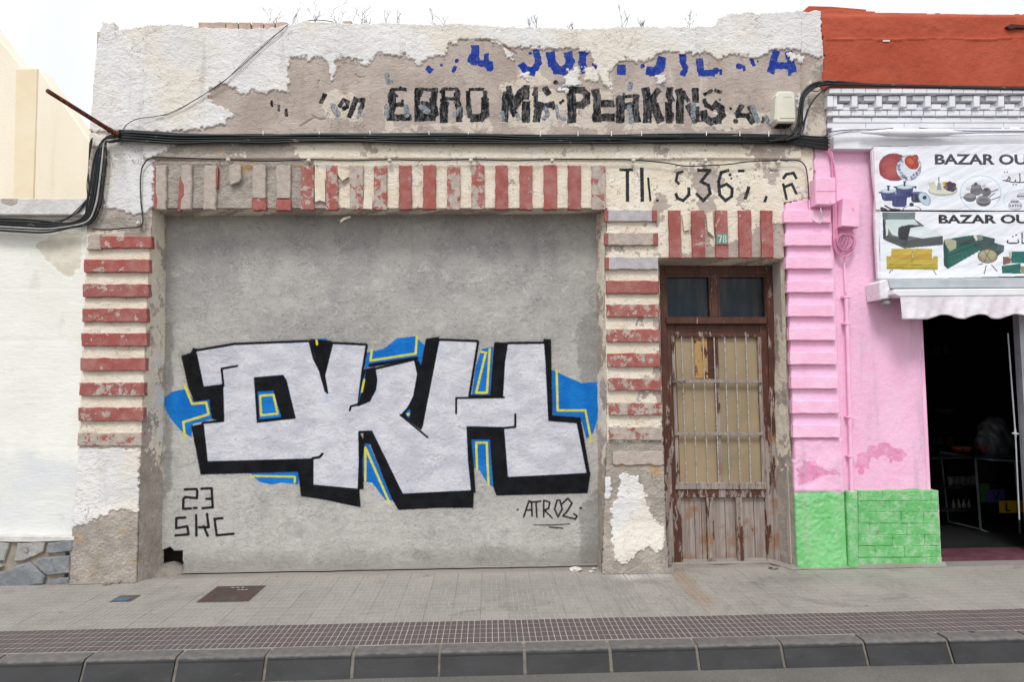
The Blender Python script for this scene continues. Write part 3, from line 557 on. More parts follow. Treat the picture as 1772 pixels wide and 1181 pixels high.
# bits of cream plaster left standing proud between the lintel bricks
M_CHIP = plain('cream_plaster_chip', 'e2d8c6', 'd3c5b0', 15, .9, .006)
for P in ([(545, 284), (556, 300), (562, 309), (563, 350), (553, 347), (545, 350), (544, 318)], [(578, 283), (586, 290), (600, 300), (603, 306), (592, 313), (586, 305), (582, 296)], [(630, 330), (640, 332), (645, 345), (644, 362), (628, 361)], [(1180, 372), (1190, 368), (1193, 398), (1184, 400)], [(1222, 370), (1233, 366), (1236, 410), (1225, 400)]):
    MB().prism(P, -.026, 0, .003).build('plaster_flake', M_CHIP, OLD)
m = MB(); m.prism([(588, 382), (594, 377), (606, 374), (607, 376), (596, 380), (589, 385)], .05, .07).build('root', M_CHIP, OLD)
# loose bricks along the parapet
M_PALE = plain('pale_clay_brick', 'c2a898', 'a8978c', 20, .9, .006, 40)
for a, b, c, d in ((343, 390, 38, 50), (391, 411, 38, 50), (413, 433, 38, 50), (436, 455, 38, 50), (457, 475, 39, 50), (477, 497, 38, 50), (592, 608, 36, 45)):
    MB().prism(brick_pts(a, b, c, d+4, .5), .02, .14, .004).build('brick', M_PALE, OLD)
# house number
m = MB(); m.prism([(1240, 404), (1260, 404), (1260, 423), (1240, 423)], -.038, -.03, .001)
PL = props(m.build('number_plaque', plain('green_enamel', '6f8f84', '668478', 20, .4)), 'small green enamel plaque with the white number 78 over the wooden door', 'house number')
def strokes_mesh(name, strokes, Y, dz, mat, parent):
    m = MB()
    for pts, w in strokes:
        P = [at(x, y, Y) for x, y in pts]; r = w/2/198
        for a, b in zip(P[:-1], P[1:]):
            d = b-a; d /= np.linalg.norm(d); nrm = np.array([-d[2], 0, d[0]])*r; e = d*r*.5
            q = [a-e+nrm, a-e-nrm, b+e-nrm, b+e+nrm]
            m.add([(p[0], Y, p[2]) for p in q]+[(p[0], Y+dz, p[2]) for p in q], [(0, 1, 2, 3), (4, 7, 6, 5), (0, 4, 5, 1), (1, 5, 6, 2), (2, 6, 7, 3), (3, 7, 4, 0)])
    return m.build(name, mat, parent)
M_WHITE = plain('white_paint', 'dcdcd8', 'cfcfcb', 5, .6)
strokes_mesh('numeral', [([(1243, 408), (1248.6, 408), (1245.5, 419)], 1.7), ([(1252, 408), (1256, 408), (1256, 413), (1252, 413), (1252, 408)], 1.6), ([(1252, 413), (1251.6, 419), (1256.4, 419), (1256, 413)], 1.6)], -.0395, .001, M_WHITE, PL)
# ------------------------------------------------------------------ ground
def struct(o): o['kind'] = 'structure'; return o
def concrete(name, c1, c2, sp=90, bump=.003, dirt='6d6862'):
    n = NT(name, .92, .2); col = n.var(c1, c2, 1.6, .3, .7, 6)
    col = n.mix(n.m('MULTIPLY', n.step(n.noise(sp, 3, .8), .5, .68), .45), col, dirt)
    col = n.mix(n.m('MULTIPLY', n.step(n.noise(.9, 5, .7), .52, .72), .35), col, dirt)
    col = n.mix(n.m('MULTIPLY', n.step(n.noise(sp*1.7, 2, .8), .64, .7), .5), col, 'b5b0a8')
    n.bump(n.noise(sp*2, 4, .8), bump); return n.done(col)
M_ROAD = concrete('asphalt', '66645f', '74716c', 70, .006, '3f3d3b')
BIG = 300
mesh('ground', [(-BIG, -BIG, -.16), (BIG, -BIG, -.16), (BIG, BIG, -.16), (-BIG, BIG, -.16)], [(0, 1, 2, 3)], concrete('earth', '77706a', '8a837c', 3))['kind'] = 'structure'
mesh('road', [(-150, -9.5, -.13), (150, -9.5, -.13), (150, -1.64, -.13), (-150, -1.64, -.13)], [(0, 1, 2, 3)], M_ROAD)['kind'] = 'structure'
SLAB = MB().box((-60, -1.50, -.15), (60, .6, -.009)).build('pavement', concrete('pavement_bed', '8f8984', '9b958f', 60))
struct(SLAB)
def tile_mesh(name, c_pad, c_grout, gx, gy, chips):
    w, d = .20125, .3905; me = MB(); me.box((.0008, .0008, -.008), (w-.0008, d-.0008, -.0022), 1)
    for i in range(5):
        for j in range(5):
            x0, x1 = i*w/5+gx/2, (i+1)*w/5-gx/2; y0, y1 = j*d/5+gy/2, (j+1)*d/5-gy/2; b = .0016
            me.add([(x0, y0, -.0022), (x1, y0, -.0022), (x1, y1, -.0022), (x0, y1, -.0022), (x0+b, y0+b, 0), (x1-b, y0+b, 0), (x1-b, y1-b, 0), (x0+b, y1-b, 0)], [(4, 5, 6, 7), (0, 1, 5, 4), (1, 2, 6, 5), (2, 3, 7, 6), (3, 0, 4, 7)])
    m = bpy.data.meshes.new(name); m.from_pydata(me.v, [], me.f); m.polygons.foreach_set('material_index', me.m); m.materials.append(c_pad); m.materials.append(c_grout); return m
def pad_mat(name, c1, c2, c3):
    n = NT(name, .85, .3); rnd = n.oi.outputs['Random']; col = n.mix(n.m('MULTIPLY', rnd, .6), c1, c2)
    col = n.mix(n.step(n.noise(1.3, 5, .65), .42, .68), col, c3); vp = n.t.nodes.new('ShaderNodeTexWhiteNoise'); vp.noise_dimensions = '3D'
    sn = n.t.nodes.new('ShaderNodeVectorMath'); sn.operation = 'SNAP'; n.t.links.new(n.geo.outputs['Position'], sn.inputs[0]); sn.inputs[1].default_value = (.04025, .0781, 1)
    n.t.links.new(sn.outputs[0], vp.inputs['Vector']); col = n.mix(n.m('MULTIPLY', vp.outputs['Value'], .35), col, c2)
    col = n.mix(n.m('MULTIPLY', n.step(n.noise(160, 3, .8), .52, .66), .5), col, '5f5a55'); col = n.mix(n.m('MULTIPLY', n.step(n.noise(210, 2, .8), .6, .68), .4), col, 'b9b3ab')
    sx = n.t.nodes.new('ShaderNodeSeparateXYZ'); n.t.links.new(n.geo.outputs['Position'], sx.inputs[0])
    col = n.mix(n.m('MULTIPLY', n.step(n.m('ADD', sx.outputs[1], n.m('MULTIPLY', n.noise(5, 4), .5)), -.02, .32), .5), col, 'a39b93')   # dust by the wall
    ra, rb = gnd(1168, 1000), gnd(1222, 1062); kx = (rb[0]-ra[0])/(rb[1]-ra[1])
    rx = n.m('ABSOLUTE', n.m('SUBTRACT', n.m('SUBTRACT', sx.outputs[0], n.m('MULTIPLY', sx.outputs[1], kx)), ra[0]-kx*ra[1]+.06)); rx = n.m('ADD', rx, n.m('MULTIPLY', n.m('SUBTRACT', n.noise(9, 5, .7), .5), .3))
    col = n.mix(n.m('MULTIPLY', n.m('MULTIPLY', n.step(rx, .12, .02), n.step(sx.outputs[1], -1.1, -.7)), .5), col, '8a6a4e')      # rust water trail from the door
    pw = gnd(1108, 1000); dx = n.m('MULTIPLY', n.m('SUBTRACT', sx.outputs[0], pw[0]), .55); dy = n.m('SUBTRACT', sx.outputs[1], pw[1]+.06); dd = n.m('ADD', n.m('SQRT', n.m('ADD', n.m('MULTIPLY', dx, dx), n.m('MULTIPLY', dy, dy))), n.m('MULTIPLY', n.noise(12, 5, .7), .22))
    col = n.mix(n.m('MULTIPLY', n.step(dd, .30, .14), .7), col, 'c9c6c1')      # plaster dust by the middle pier
    col = n.mix(n.m('MULTIPLY', n.step(n.voro(3.3), .055, .04), .6), col, '4b4744'); col = n.mix(n.m('MULTIPLY', n.step(n.noise(1.1, 6, .72, None, 1.2), .55, .66), .35), col, '5e5954')
    n.bump(n.noise(240, 3, .7), .0015); return n.done(col)
P_RED = pad_mat('red_paving_pad', '534b4a', '5c4f4d', '555252'); P_GREY = pad_mat('grey_paving_pad', '918d87', '9e9992', '85817b')
G_RED = plain('pale_grout', 'a8a09c', '9a9290', 9, .95, .002, 90); G_GREY = plain('grey_grout', 'b0aba3', '8f8a84', 9, .95, .002, 90)
TM_R = tile_mesh('tile', P_RED, G_RED, .0058, .0085, 0); TM_G = tile_mesh('tile', P_GREY, G_GREY, .0048, .006, 0)
X0 = -.873 - .20125*24
for r in range(4):
    for i in range(55):
        me = TM_R if r == 0 else TM_G; o = bpy.data.objects.new('tile', me); C.objects.link(o); o.parent = SLAB
        o.location = (X0+i*.20125, -1.4765+r*.3915, random.uniform(-.0008, .0008)); o.rotation_euler = (random.gauss(0, .0012), random.gauss(0, .0012), 0)
# mortar skirt, dust and threshold strips along the house fronts
def fillet(pts, w, h):
    V = []; F = []
    for i, (x, y) in enumerate(pts):
        for k in range(5):
            t = k/4; rr = vnoise(np.array([x*3.1+k]), np.array([t*2.0]), 3)[0]
            V.append((x, y-w*t*(1+.5*rr), h*(1-t)**1.6+.0035))
    for i in range(len(pts)-1):
        for k in range(4): F.append((i*5+k, i*5+k+1, (i+1)*5+k+1, (i+1)*5+k))
    return V, F
m = MB(); L = [(-6+.08*i, .06) for i in range(31)]+[(-3.5+.06*i, .02) for i in range(10)]+[(-2.93+.05*i, .28) for i in range(82)]+[(1.17+.05*i, .0) for i in range(9)]+[(1.66+.05*i, .26) for i in range(18)]+[(2.62+.06*i, .02) for i in range(24)]
v, f = fillet(L, .06, .03); m.add(v, f)
struct(m.build('mortar_skirt', concrete('old_mortar', '9a948c', '8a847c', 50, .008), None, True))
m = MB(); m.box((4.0, -.02, -.02), (6.4, .30, .012)); struct(m.build('shop_step', concrete('step_concrete', '85817c', '8f8b86', 80)))
# kerb
def kerb_mat():
    n = NT('kerb_concrete', .6, .35); sx = n.t.nodes.new('ShaderNodeSeparateXYZ'); n.t.links.new(n.geo.outputs['Position'], sx.inputs[0])
    col = n.var('29292a', '363637', 3, .3, .7, 6, n.pos(1, 1, 2.5)); col = n.mix(n.m('MULTIPLY', n.step(n.noise(30, 5, .7, n.pos(.35, 1, 2)), .56, .7), .35), col, '4c4d4f')
    f = n.m('ADD', sx.outputs[2], n.m('MULTIPLY', n.m('SUBTRACT', n.noise(22, 4), .5), .018))
    col = n.mix(n.step(f, -.016, -.003), col, n.var('5d5a58', '6b6865', 20))          # bare scuffed top edge
    col = n.mix(n.m('MULTIPLY', n.step(n.voro(5.2), .16, .09), n.step(n.noise(3.1), .5, .56)), col, '232425')
    n.bump(n.noise(150, 4, .7), .0015); return n.done(col)
M_KERB = kerb_mat()
KB = MB().add([(x, y, z) for x in (-60, 60) for y, z in ((-1.5, -.16), (-1.5, -.007), (-1.575, -.009), (-1.59, -.016), (-1.602, -.04), (-1.657, -.16))], [(i, 6+i, 6+(i+1) % 6, (i+1) % 6) for i in range(6)]).build('kerb', plain('kerb_joint_mortar', '857e74', '6d675f', 20, .95, .004, 60)); struct(KB)
kp = []
for t in range(7):
    a = math.pi/2*t/6; kp.append((-1.585-.028*math.sin(a), -.03+.03*math.cos(a)))
prof = [(-1.489, -.13), (-1.489, -.0005), (-1.54, 0)]+[(y, z) for y, z in kp]+[(-1.672, -.16)]
L = .513; kv = [(x, y, z) for x in (0, L) for y, z in prof]; n_ = len(prof)
kf = [(i, n_+i, n_+(i+1) % n_, (i+1) % n_) for i in range(n_)]+[tuple(range(n_)), tuple(range(2*n_-1, n_-1, -1))]
km = bpy.data.meshes.new('kerb_stone'); km.from_pydata(kv, [], kf); km.materials.append(M_KERB)
KJ = [gnd(px, 1134.5-.0239*px)[0] for px in (-135, 10, 165, 320, 470, 616, 762, 906, 1050, 1196, 1338, 1477, 1618, 1757, 1896, 2036, 2175)]; KJ = [KJ[0]-.53*k for k in range(6, 0, -1)]+KJ+[KJ[-1]+.53*k for k in range(1, 6)]
for i in range(len(KJ)-1):
    o = bpy.data.objects.new('kerb_stone', km); C.objects.link(o); o.parent = KB; o.scale.x = (KJ[i+1]-KJ[i]-.021)/L; o.location = (KJ[i]+.0105, random.uniform(-.002, .002), random.uniform(-.0015, .0015)); o.rotation_euler = (random.gauss(0, .001), 0, random.gauss(0, .001))
# cover plates
M_IRON = plain('rusty_cover_iron', '5d4f4b', '6a5a55', 12, .7, .002, 120, .2)
M_SCUFF = plain('scuffed_iron', '8e8582', '9c9390', 20)
cv = thing('manhole_cover', (-2.03, -.375, 0), 'square rust brown ribbed manhole cover set in the pavement', 'manhole cover')
MB().box((-2.226, -.574, -.02), (-1.834, -.182, .004)).build('frame', plain('cover_rim_iron', '4d433f', '5b504b', 30, .7), cv)
m = MB()
for i in range(24):
    for j in range(24):
        x, y = -2.215+i*.0155, -.565+j*.0155
        if abs(x+2.03) < .09 and y < -.46: continue
        m.box((x, y, .0045), (x+.0095, y+.0095, .0075))
props(m.build('rib_pattern', M_IRON, cv), kind='stuff')
m = MB(); m.box((-2.12, -.57, .0045), (-1.94, -.465, .006)); m.build('lifting_plate', plain('worn_steel', '3f3a38', '514a47', 20, .5), cv)
for x, y in ((-2.09, -.25), (-2.05, -.25), (-2.01, -.25), (-2.02, -.31), (-1.99, -.31), (-1.96, -.31)): MB().box((x, y, .0078), (x+.022, y+.018, .0095)).build('worn_mark', M_SCUFF, cv)
wv = thing('water_cover', (-2.82, -.44, 0), 'small blue and rust water meter cover in the pavement near the left pier', 'cover')
MB().box((-2.9, -.52, -.02), (-2.745, -.37, .004)).build('frame', M_IRON, wv); MB().box((-2.885, -.512, .004), (-2.77, -.44, .008)).build('lid', plain('blue_iron', '3f566f', '4c6480', 20, .5), wv)
# crumbs of fallen plaster
M_RUB = plain('plaster_rubble', 'c9c3bb', 'dcd8d2', 25, .95, .01, 40)
M_RUBD = plain('dark_mortar_crumb', '6f6861', '8a8279', 25, .95, .01, 40)
def rubble(px, py, s, label):
    P = gnd(px, py); bm = bmesh.new(); bmesh.ops.create_icosphere(bm, subdivisions=2, radius=s)
    for v in bm.verts: v.co *= random.uniform(.75, 1.2); v.co.z *= .45; v.co.x *= 1.3; v.co += Vector((0, 0, s*.35))
    me = bpy.data.meshes.new('plaster_lump'); bm.to_mesh(me); bm.free(); o = link('plaster_lump', me, M_RUBD if 'dark' in label or 'mortar' in label or 'flat' in label else M_RUB); o.location = P; return props(o, label, 'rubble', 'crumbs of fallen plaster')
rubble(996, 989, .042, 'white crumb of plaster at the foot of the graffiti wall, left of the middle pier'); rubble(1023, 991, .02, 'smallest white plaster crumb between the larger lump and the middle pier')
rubble(1028, 986, .016, 'tiny plaster crumb against the right end of the graffiti wall'); rubble(1338, 985, .035, 'flat plaster flake on the pavement right of the wooden door')
rubble(204, 1010, .03, 'dark crumb of mortar at the foot of the left pier'); rubble(185, 1013, .026, 'crumb of mortar lying left of the other one by the left pier'); rubble(1142, 986, .022, 'flat crumb lying at the left foot of the wooden door')

# ------------------------------------------------------------------ wooden door and fanlight
def wood_mat():
    n = NT('peeling_brown_wood', .6, .35); sx = n.t.nodes.new('ShaderNodeSeparateXYZ'); n.t.links.new(n.geo.outputs['Position'], sx.inputs[0])
    wood = n.var('84776f', '9d928b', 40, .35, .65, 6, n.pos(1, 1, .06)); wood = n.mix(n.step(n.noise(6, 4), .5, .7), wood, '8c6a55'); wood = n.mix(n.step(n.noise(70, 4, .7, n.pos(1, 1, .05)), .60, .68), wood, '4f4540')
    br = n.var('452a20', '583629', 9, .3, .7, 5, n.pos(1, 1, .3)); br = n.mix(n.m('MULTIPLY', n.step(n.noise(55, 4, .7, n.pos(1, 1, .12)), .56, .7), .6), br, '7d5348')
    low = n.step(sx.outputs[2], 2.2, .55, False)
    f = n.m('ADD', n.noise(10, 7, .72, n.pos(1.6, 1, .35)), n.m('MULTIPLY', low, .20)); f = n.m('ADD', f, n.m('MULTIPLY', n.attr('bare', 'OBJECT'), .2))
    col = n.mix(n.step(f, .60, .625), br, wood)
    oc = n.m('MULTIPLY', n.step(n.noise(4.5, 5, .65, n.pos(2, 1, .6)), .66, .68), n.step(sx.outputs[2], .9, .3)); col = n.mix(oc, col, 'b08a5a')
    n.bump(n.noise(60, 5, .7, n.pos(1, 1, .08)), .003); n.bump(n.step(f, .59, .63), .0012, -1); return n.done(col)
M_WOOD = wood_mat()
def wb(name, quad, Yf, Yb, par, bare=0, bev=.004):
    o = MB().prism(quad, Yf, Yb, bev).build(name, M_WOOD, par); o['bare'] = float(bare); return o
def R4(x0, y0, x1, y1, lean=True):
    k = (lambda x, y: x+(y-470)*.034) if lean else (lambda x, y: x)
    return [(k(x0, y0), y0), (k(x1, y0), y0), (k(x1, y1), y1), (k(x0, y1), y1)]
DR = mesh('door', *[[at(*p, .215) for p in R4(1138, 458, 1150, 980)]+[at(*p, .285) for p in R4(1138, 458, 1150, 980)], [(0, 1, 2, 3), (4, 7, 6, 5), (0, 4, 5, 1), (1, 5, 6, 2), (2, 6, 7, 3), (3, 7, 4, 0)]], M_WOOD, OLD)
DR['label'] = 'brown wooden door with barred frosted panes, weathered bare at the foot'; DR['bare'] = -.3
wb('jamb', R4(1325, 458, 1338, 978), .215, .285, DR); wb('frame_head', R4(1150, 460, 1325, 475), .215, .285, DR, -.4); wb('transom_rail', R4(1150, 549, 1325, 561), .190, .285, DR, .1, .008)
wb('mullion', R4(1229, 475, 1241, 549), .22, .28, DR)
n = NT('dusty_dark_glass', .12, .25); n.done(n.mix(n.m('MULTIPLY', n.step(n.noise(2.2, 5, .6, n.pos(3.5, 1, .6)), .46, .68), .7), n.var('0c1822', '14242f', 2), '403d36')); n.b.inputs['Roughness'].default_value = .22; M_DG = n.mat
for a, b in ((1150, 1229), (1241, 1325)): MB().prism(R4(a-1, 474, b+1, 550), .262, .268).build('fanlight_pane', M_DG, DR)
for a, b in ((1150, 1229), (1241, 1325)):
    m = MB(); m.prism(R4(a, 475, b, 480), .225, .262); m.prism(R4(a, 475, a+3, 549), .2255, .262); m.prism(R4(b-3, 475, b, 549), .2255, .262); o = m.build('glazing_bead', M_WOOD, DR); o['bare'] = -.3
wb('stile', R4(1150, 561, 1165, 979), .232, .275, DR, -.5); wb('stile', R4(1311, 561, 1325, 978), .232, .275, DR, -.2)
wb('top_rail', R4(1165, 562, 1311, 575), .235, .275, DR, -.2); wb('bead', R4(1163, 575, 1313, 584), .222, .27, DR, .2); wb('bead', R4(1158, 582, 1164, 838), .222, .27, DR, .3); wb('bead', R4(1307, 582, 1313, 838), .222, .27, DR, .5)
wb('bead', R4(1156, 836, 1314, 848), .215, .27, DR, .3, .006); wb('middle_rail', R4(1165, 848, 1311, 862), .226, .275, DR, -.35, .006)
for a, b, c in ((1210, 1222, .1), (1261, 1272, .0)): wb('muntin', R4(a-1, 860, b-1, 979), .226, .275, DR, c-.25)
for a, b in ((1165, 1210), (1221, 1261), (1271, 1311)): wb('panel', R4(a-2, 858, b+2, 979), .262, .275, DR, .5, .003)
m = MB()
for x in (1187, 1199, 1240, 1290): m.prism(R4(x, 866, x+.8, 977), .2605, .2625)
m.build('crack_line', plain('dark_gap', '352d29'), DR)
wb('centre_bar', R4(1231, 584, 1238.5, 838), .236, .262, DR, .2)
n = NT('frosted_yellow_glass', .35, .4); c = n.var('928268', 'a39072', 2.5, .3, .7, 4); c = n.mix(n.m('MULTIPLY', n.step(n.noise(3, 4), .55, .75), .6), c, '77755f'); M_FG = n.done(c)
n = NT('peeled_ochre_board', .7, .3); c = n.mix(n.step(n.noise(14, 6, .7, n.pos(1.5, 1, .7)), .54, .57), 'b08d58', '5a3325'); M_OB = n.done(c)
for y0, y1 in ((582, 661), (661, 752), (752, 840)):
    for a, b in ((1163, 1232), (1237, 1308)): MB().prism(R4(a, y0+.7, b, y1-.7), .255, .262).build('pane', M_FG, DR)
MB().prism(R4(1197, 585, 1222, 655), .249, .254).build('board_patch', M_OB, DR); wb('board_patch', R4(1219, 585, 1231, 655), .247, .253, DR, 0)
M_BAR = plain('white_flaking_bar', 'c2bcb5', '857b73', 60, .6, .002, 150); M_FLAT = plain('flat_iron_bar', '9c938c', '7d726b', 40, .6, .002)
for x in (1175.5, 1193.5, 1212.5, 1231.5, 1250, 1268.5, 1287): MB().tube([at(x+(y-470)*.034, y, .208) for y in (584, 700, 838)], .0056, 6).build('bar', M_BAR, DR)
for y in (660, 751):
    MB().prism(R4(1158, y-2.5, 1311, y+3), .2, .214, .001).build('cross_bar', M_FLAT, DR)
m = MB(); m.tube([at(1166, 655, .18), at(1172, 660, .165), at(1180, 664, .17), at(1186, 659, .19)], .007); m.tube([at(1164, 650, .19), at(1167, 658, .185)], .006); m.build('latch', plain('dark_latch_iron', '6b6460', '4a4440', 40, .5), DR)
for px, py in ((1282, 901), (1302, 916)): m = MB(); P = at(px, py, .262); m.tube([P, P+np.array([0, -.012, 0])], .009, 10); m.build('knob_stub', plain('ochre_plug', '96703f', '6f4d2e'), DR)
m = MB(); m.prism([(1155, 976), (1345, 972), (1347, 992), (1155, 996)], .20, .3, .01); m.build('threshold', concrete('threshold_stone', '8f8880', '9c958d', 60), OLD)

# ------------------------------------------------------------------ house on the left
LH = thing('white_house', (-4.5, .1, 0), 'low whitewashed house wall with a stone clad base left of the graffiti garage', 'house')
G = grid(-6.4, -3.42, 0.0, 3.30, .015, .05); X, Z = G[..., 0], G[..., 2]; PX, PY = proj(G)
G[..., 1] += -.008*fbm(X, Z, .8, 3, 71)-.002*fbm(X, Z, .12, 3, 72)-.0012*np.where(np.abs((Z*2.2) % 1-.5) < .03, 0, 1)
pk = field(PX, PY, [[(60, 425), (105, 400), (143, 404), (140, 455), (125, 482), (100, 470), (80, 450)]])+fbm(X, Z, .07, 4, 73)*9
bl = np.clip((PY-770-(X+4)*40)/30+fbm(X, Z, .25, 4, 75)*1.2, 0, 1); G[..., 1] += sm(pk, -.5, .5)*.004
n = NT('whitewash', .85, .2); c = n.var('e3e2d9', 'ecebe4', 1.5, .3, .7); c = n.mix(n.attr('bluish'), c, n.var('d6d8da', 'dfdfdb', 2))
c = n.mix(layer(n, n.attr('peel'), 30, 5, .5), c, n.var('cfc7b6', 'dcd6c8', 9)); c = n.mix(n.m('MULTIPLY', n.step(n.noise(5, 6, .7, n.pos(1, 1, .4)), .58, .75), .35), c, 'bdb5a6'); n.bump(n.noise(30, 6, .65, n.pos(.5, 1, 1.5)), .005)
sheet('wall_face', G, n.done(c), LH, (Z < 3.28), dict(peel=pk, bluish=bl), skirt=.05)
MB().box((-6.4, .10, 0), (-3.47, .4, 3.25)).build('wall', M_WHITE, LH)
M_LEDGE = plain('ledge_plaster', 'd6d4d2', 'c2bdb8', 6, .9, .008, 30)
m = MB(); m.prism([(-160, 343), (158, 343), (156, 372), (-160, 372)], -.03, .3, .01); m.build('ledge', M_LEDGE, LH)
m = MB(); m.prism([(-160, 375), (154, 375), (153, 379), (-160, 379)], .02, .06, .002); m.build('groove_line', M_LEDGE, LH)
MB().prism([(2, 344), (30, 344), (28, 352), (18, 355), (2, 350)], -.034, 0).build('brick', M_GREYBRICK, LH)
cp = lambda L: tx(L, 0, 740, 3.69)
STN = [cp(L) for L in ([(-90, 735), (0, 737), (58, 745), (40, 800), (22, 852), (-20, 860), (-100, 850)], [(108, 742), (200, 738), (286, 736), (275, 795), (220, 825), (150, 850), (100, 862), (88, 855)], [(302, 742), (380, 733), (455, 722), (458, 790), (400, 800), (292, 808)],
      [(235, 842), (300, 830), (445, 826), (440, 930), (380, 942), (300, 948), (268, 925), (238, 890)], [(-20, 930), (60, 910), (130, 880), (190, 862), (240, 910), (285, 955), (270, 1005), (120, 1022), (-20, 1035)], [(310, 992), (370, 968), (436, 962), (432, 1005), (300, 1015)],
      [(-110, 870), (-10, 868), (10, 890), (-30, 925), (-110, 930)], [(-250, 740), (-110, 738), (-120, 850), (-250, 860)], [(-260, 880), (-130, 870), (-130, 1040), (-260, 1050)], [(-120, 945), (-35, 940), (-35, 1035), (-120, 1040)])]
n = NT('cladding_mortar', .95, .1); M_CM = n.done(n.mix(n.step(n.noise(5, 5), .54, .7), n.var('8d857a', 'a0978a', 12), '9c7a5c'))
o = MB().box((-6.4, -.005, 0), (-3.56, .06, .385)).build('stone_cladding', M_CM, LH)
for i, s in enumerate(STN):
    rr = random.choice((('74787d', '8f9193'), ('90928f', 'a6a5a1'), ('7a7c7f', '94928f')))
    n = NT('slate_stone', .8, .3); c = n.var(*rr, 9, .3, .7, 6); c = n.mix(n.step(n.noise(14, 5, .7), .6, .68), c, '63656c'); c = n.mix(n.step(n.noise(6, 4), .66, .74), c, 'a07a58'); n.bump(n.noise(16, 6, .65), .02); 
    P = []
    for k in range(len(s)):
        a, b = s[k], s[(k+1) % len(s)]
        for t in (0, .33, .66): P.append((a[0]+(b[0]-a[0])*t+random.uniform(-.8, .8), a[1]+(b[1]-a[1])*t+random.uniform(-.8, .8)))
    MB().prism(P, -.03-random.uniform(0, .008), 0, .007).build('stone', n.done(c), o)
m = MB(); m.prism([(-160, 928), (60, 929), (128, 930), (128, 936), (60, 939), (-160, 937)], -.035, .05, .004); m.build('cladding_cap', M_LEDGE, LH)
YH = thing('yellow_house', (-6, 1.6, 0), 'pale yellow house gable rising behind the white wall at the left edge', 'house')
n = NT('yellow_render', .85, .2); c = n.var('e8dcc5', 'efe6d4', 1.2, .3, .7, 5, n.pos(1, 1, .4)); c = n.mix(n.m('MULTIPLY', n.step(n.noise(2.5, 5, .6, n.pos(2.5, 1, .15)), .55, .75), .3), c, 'cdbb9c'); n.bump(n.noise(40, 4), .003); M_YEL = n.done(c)
m = MB(); m.prism([(-260, -40), (-60, -30), (-20, 40), (0, 66), (38, 114), (66, 116), (110, 176), (156, 243), (166, 300), (166, 420), (-260, 420)], 1.5, 1.72, .02); m.build('gable_wall', M_YEL, YH)
m = MB(); m.prism([(27, 119), (65, 118), (58, 345), (22, 345)], 1.485, 1.52, .01); m.build('pilaster', plain('ochre_render', 'e4d3b4', 'e9dcc2', 3, .9), YH)
# masonry under the gable down to the ground
MB().box((-9, 1.6, 0), (-4.1, 6.2, 3.0)).build('wall', M_YEL, YH)
# ------------------------------------------------------------------ pink shop house
PH = thing('pink_house', (4.2, .1, 0), 'pink and green painted shop house with white brick cornice and terracotta coloured parapet', 'house')
def pink_mat():
    n = NT('pink_wall_paint', .7, .3)
    c = n.var('f0b6d5', 'f4c3de', 1.6, .3, .7, 5); c = n.mix(n.step(n.noise(3.5, 5), .52, .72), c, 'f0c6de')
    dk = n.var('e08db4', 'e9a6c6', 14, .35, .65, 6); c = n.mix(layer(n, n.attr('flaked'), 26, 9, .5), c, dk)
    c = n.mix(n.m('MULTIPLY', n.attr('deep'), .85), c, 'dd7fae')
    g = n.var('70bf74', '86cd88', 4, .35, .65, 6); g = n.mix(n.step(n.noise(16, 6, .72, n.pos(1, 1, 1.8)), .50, .66), g, 'a6cca2'); g = n.mix(n.step(n.noise(45, 4, .7), .62, .72), g, '57b25d'); g = n.mix(n.m('MULTIPLY', n.step(n.noise(9, 5, .7), .62, .72), .6), g, 'b3b09a')
    c = n.mix(layer(n, n.attr('green'), 60, 2, .5), c, g)
    w = n.var('dedde6', 'e8e7ee', 3); c = n.mix(n.step(n.attr('wh'), -.3, .3), c, w)
    c = n.mix(n.m('MULTIPLY', n.step(n.noise(2.2, 5, .65, n.pos(2.2, 1, .3)), .52, .74), .38), c, 'a3989a')
    n.bump(n.noise(22, 6, .65), .008); n.bump(n.noise(100, 4), .003); return n.done(c)
M_PINK = pink_mat()
PK = [(1357, 352), (1385, 345), (1410, 342), (1407, 255), (1435, 257), (1440, 263), (1437, 222), (2400, 222), (2400, 1010), (1632, 972), (1629, 985), (1600, 985), (1466, 987), (1378, 989), (1374, 860), (1370, 700), (1362, 500)]
G = grid(2.62, 5.9, 0.0, 3.98, .0125, 0.0); X, Z = G[..., 0], G[..., 2]; PX, PY = proj(G)
wob = fbm(X, Z, .1, 3, 7)*2
hole = [(1596, 540), (1603, 700), (1610, 850), (1629, 852), (1630, 1010), (1900, 1010), (1900, 540)]
keep = (sd_poly(PX, PY, PK)+wob*.4 > 0) & ((sd_poly(PX, PY, hole)+wob*.3 < 0) | (X > 5.45))
pier = (PX < 1441+(PY-365)*.04)
Y = np.where(pier, -.006, .032) - .006*fbm(X, Z, .6, 3, 81) - .0015*fbm(X, Z, .05, 3, 82)
Y += np.where(PY < 262, np.where(PX > 1436, -.05, 0), 0)
grn = np.minimum(PY-np.where(pier, 851, 849)+fbm(X, Z, .15, 3, 83)*5, 14)
Y -= sm(grn, -1, 1)*np.where(pier, .006, .0); Y -= sm(grn, 2, 8)*np.where(pier & (PX < 1455), .012*fbm(X, Z, .045, 4, 84, ridge=True), 0)
blob = (PY > 760) & (PY < 851) & pier; Y -= np.where(blob, .012+.012*fbm(X, Z, .14, 4, 86), 0)
fl = field(PX, PY, [[(1483, 785), (1510, 770), (1530, 765), (1545, 762), (1565, 775), (1577, 785), (1572, 806), (1545, 803), (1530, 795), (1515, 800), (1505, 820), (1485, 828)], [(1375, 800), (1400, 795), (1455, 815), (1455, 825), (1420, 830), (1400, 840), (1376, 846)]])-4+fbm(X, Z, .06, 4, 85)*14
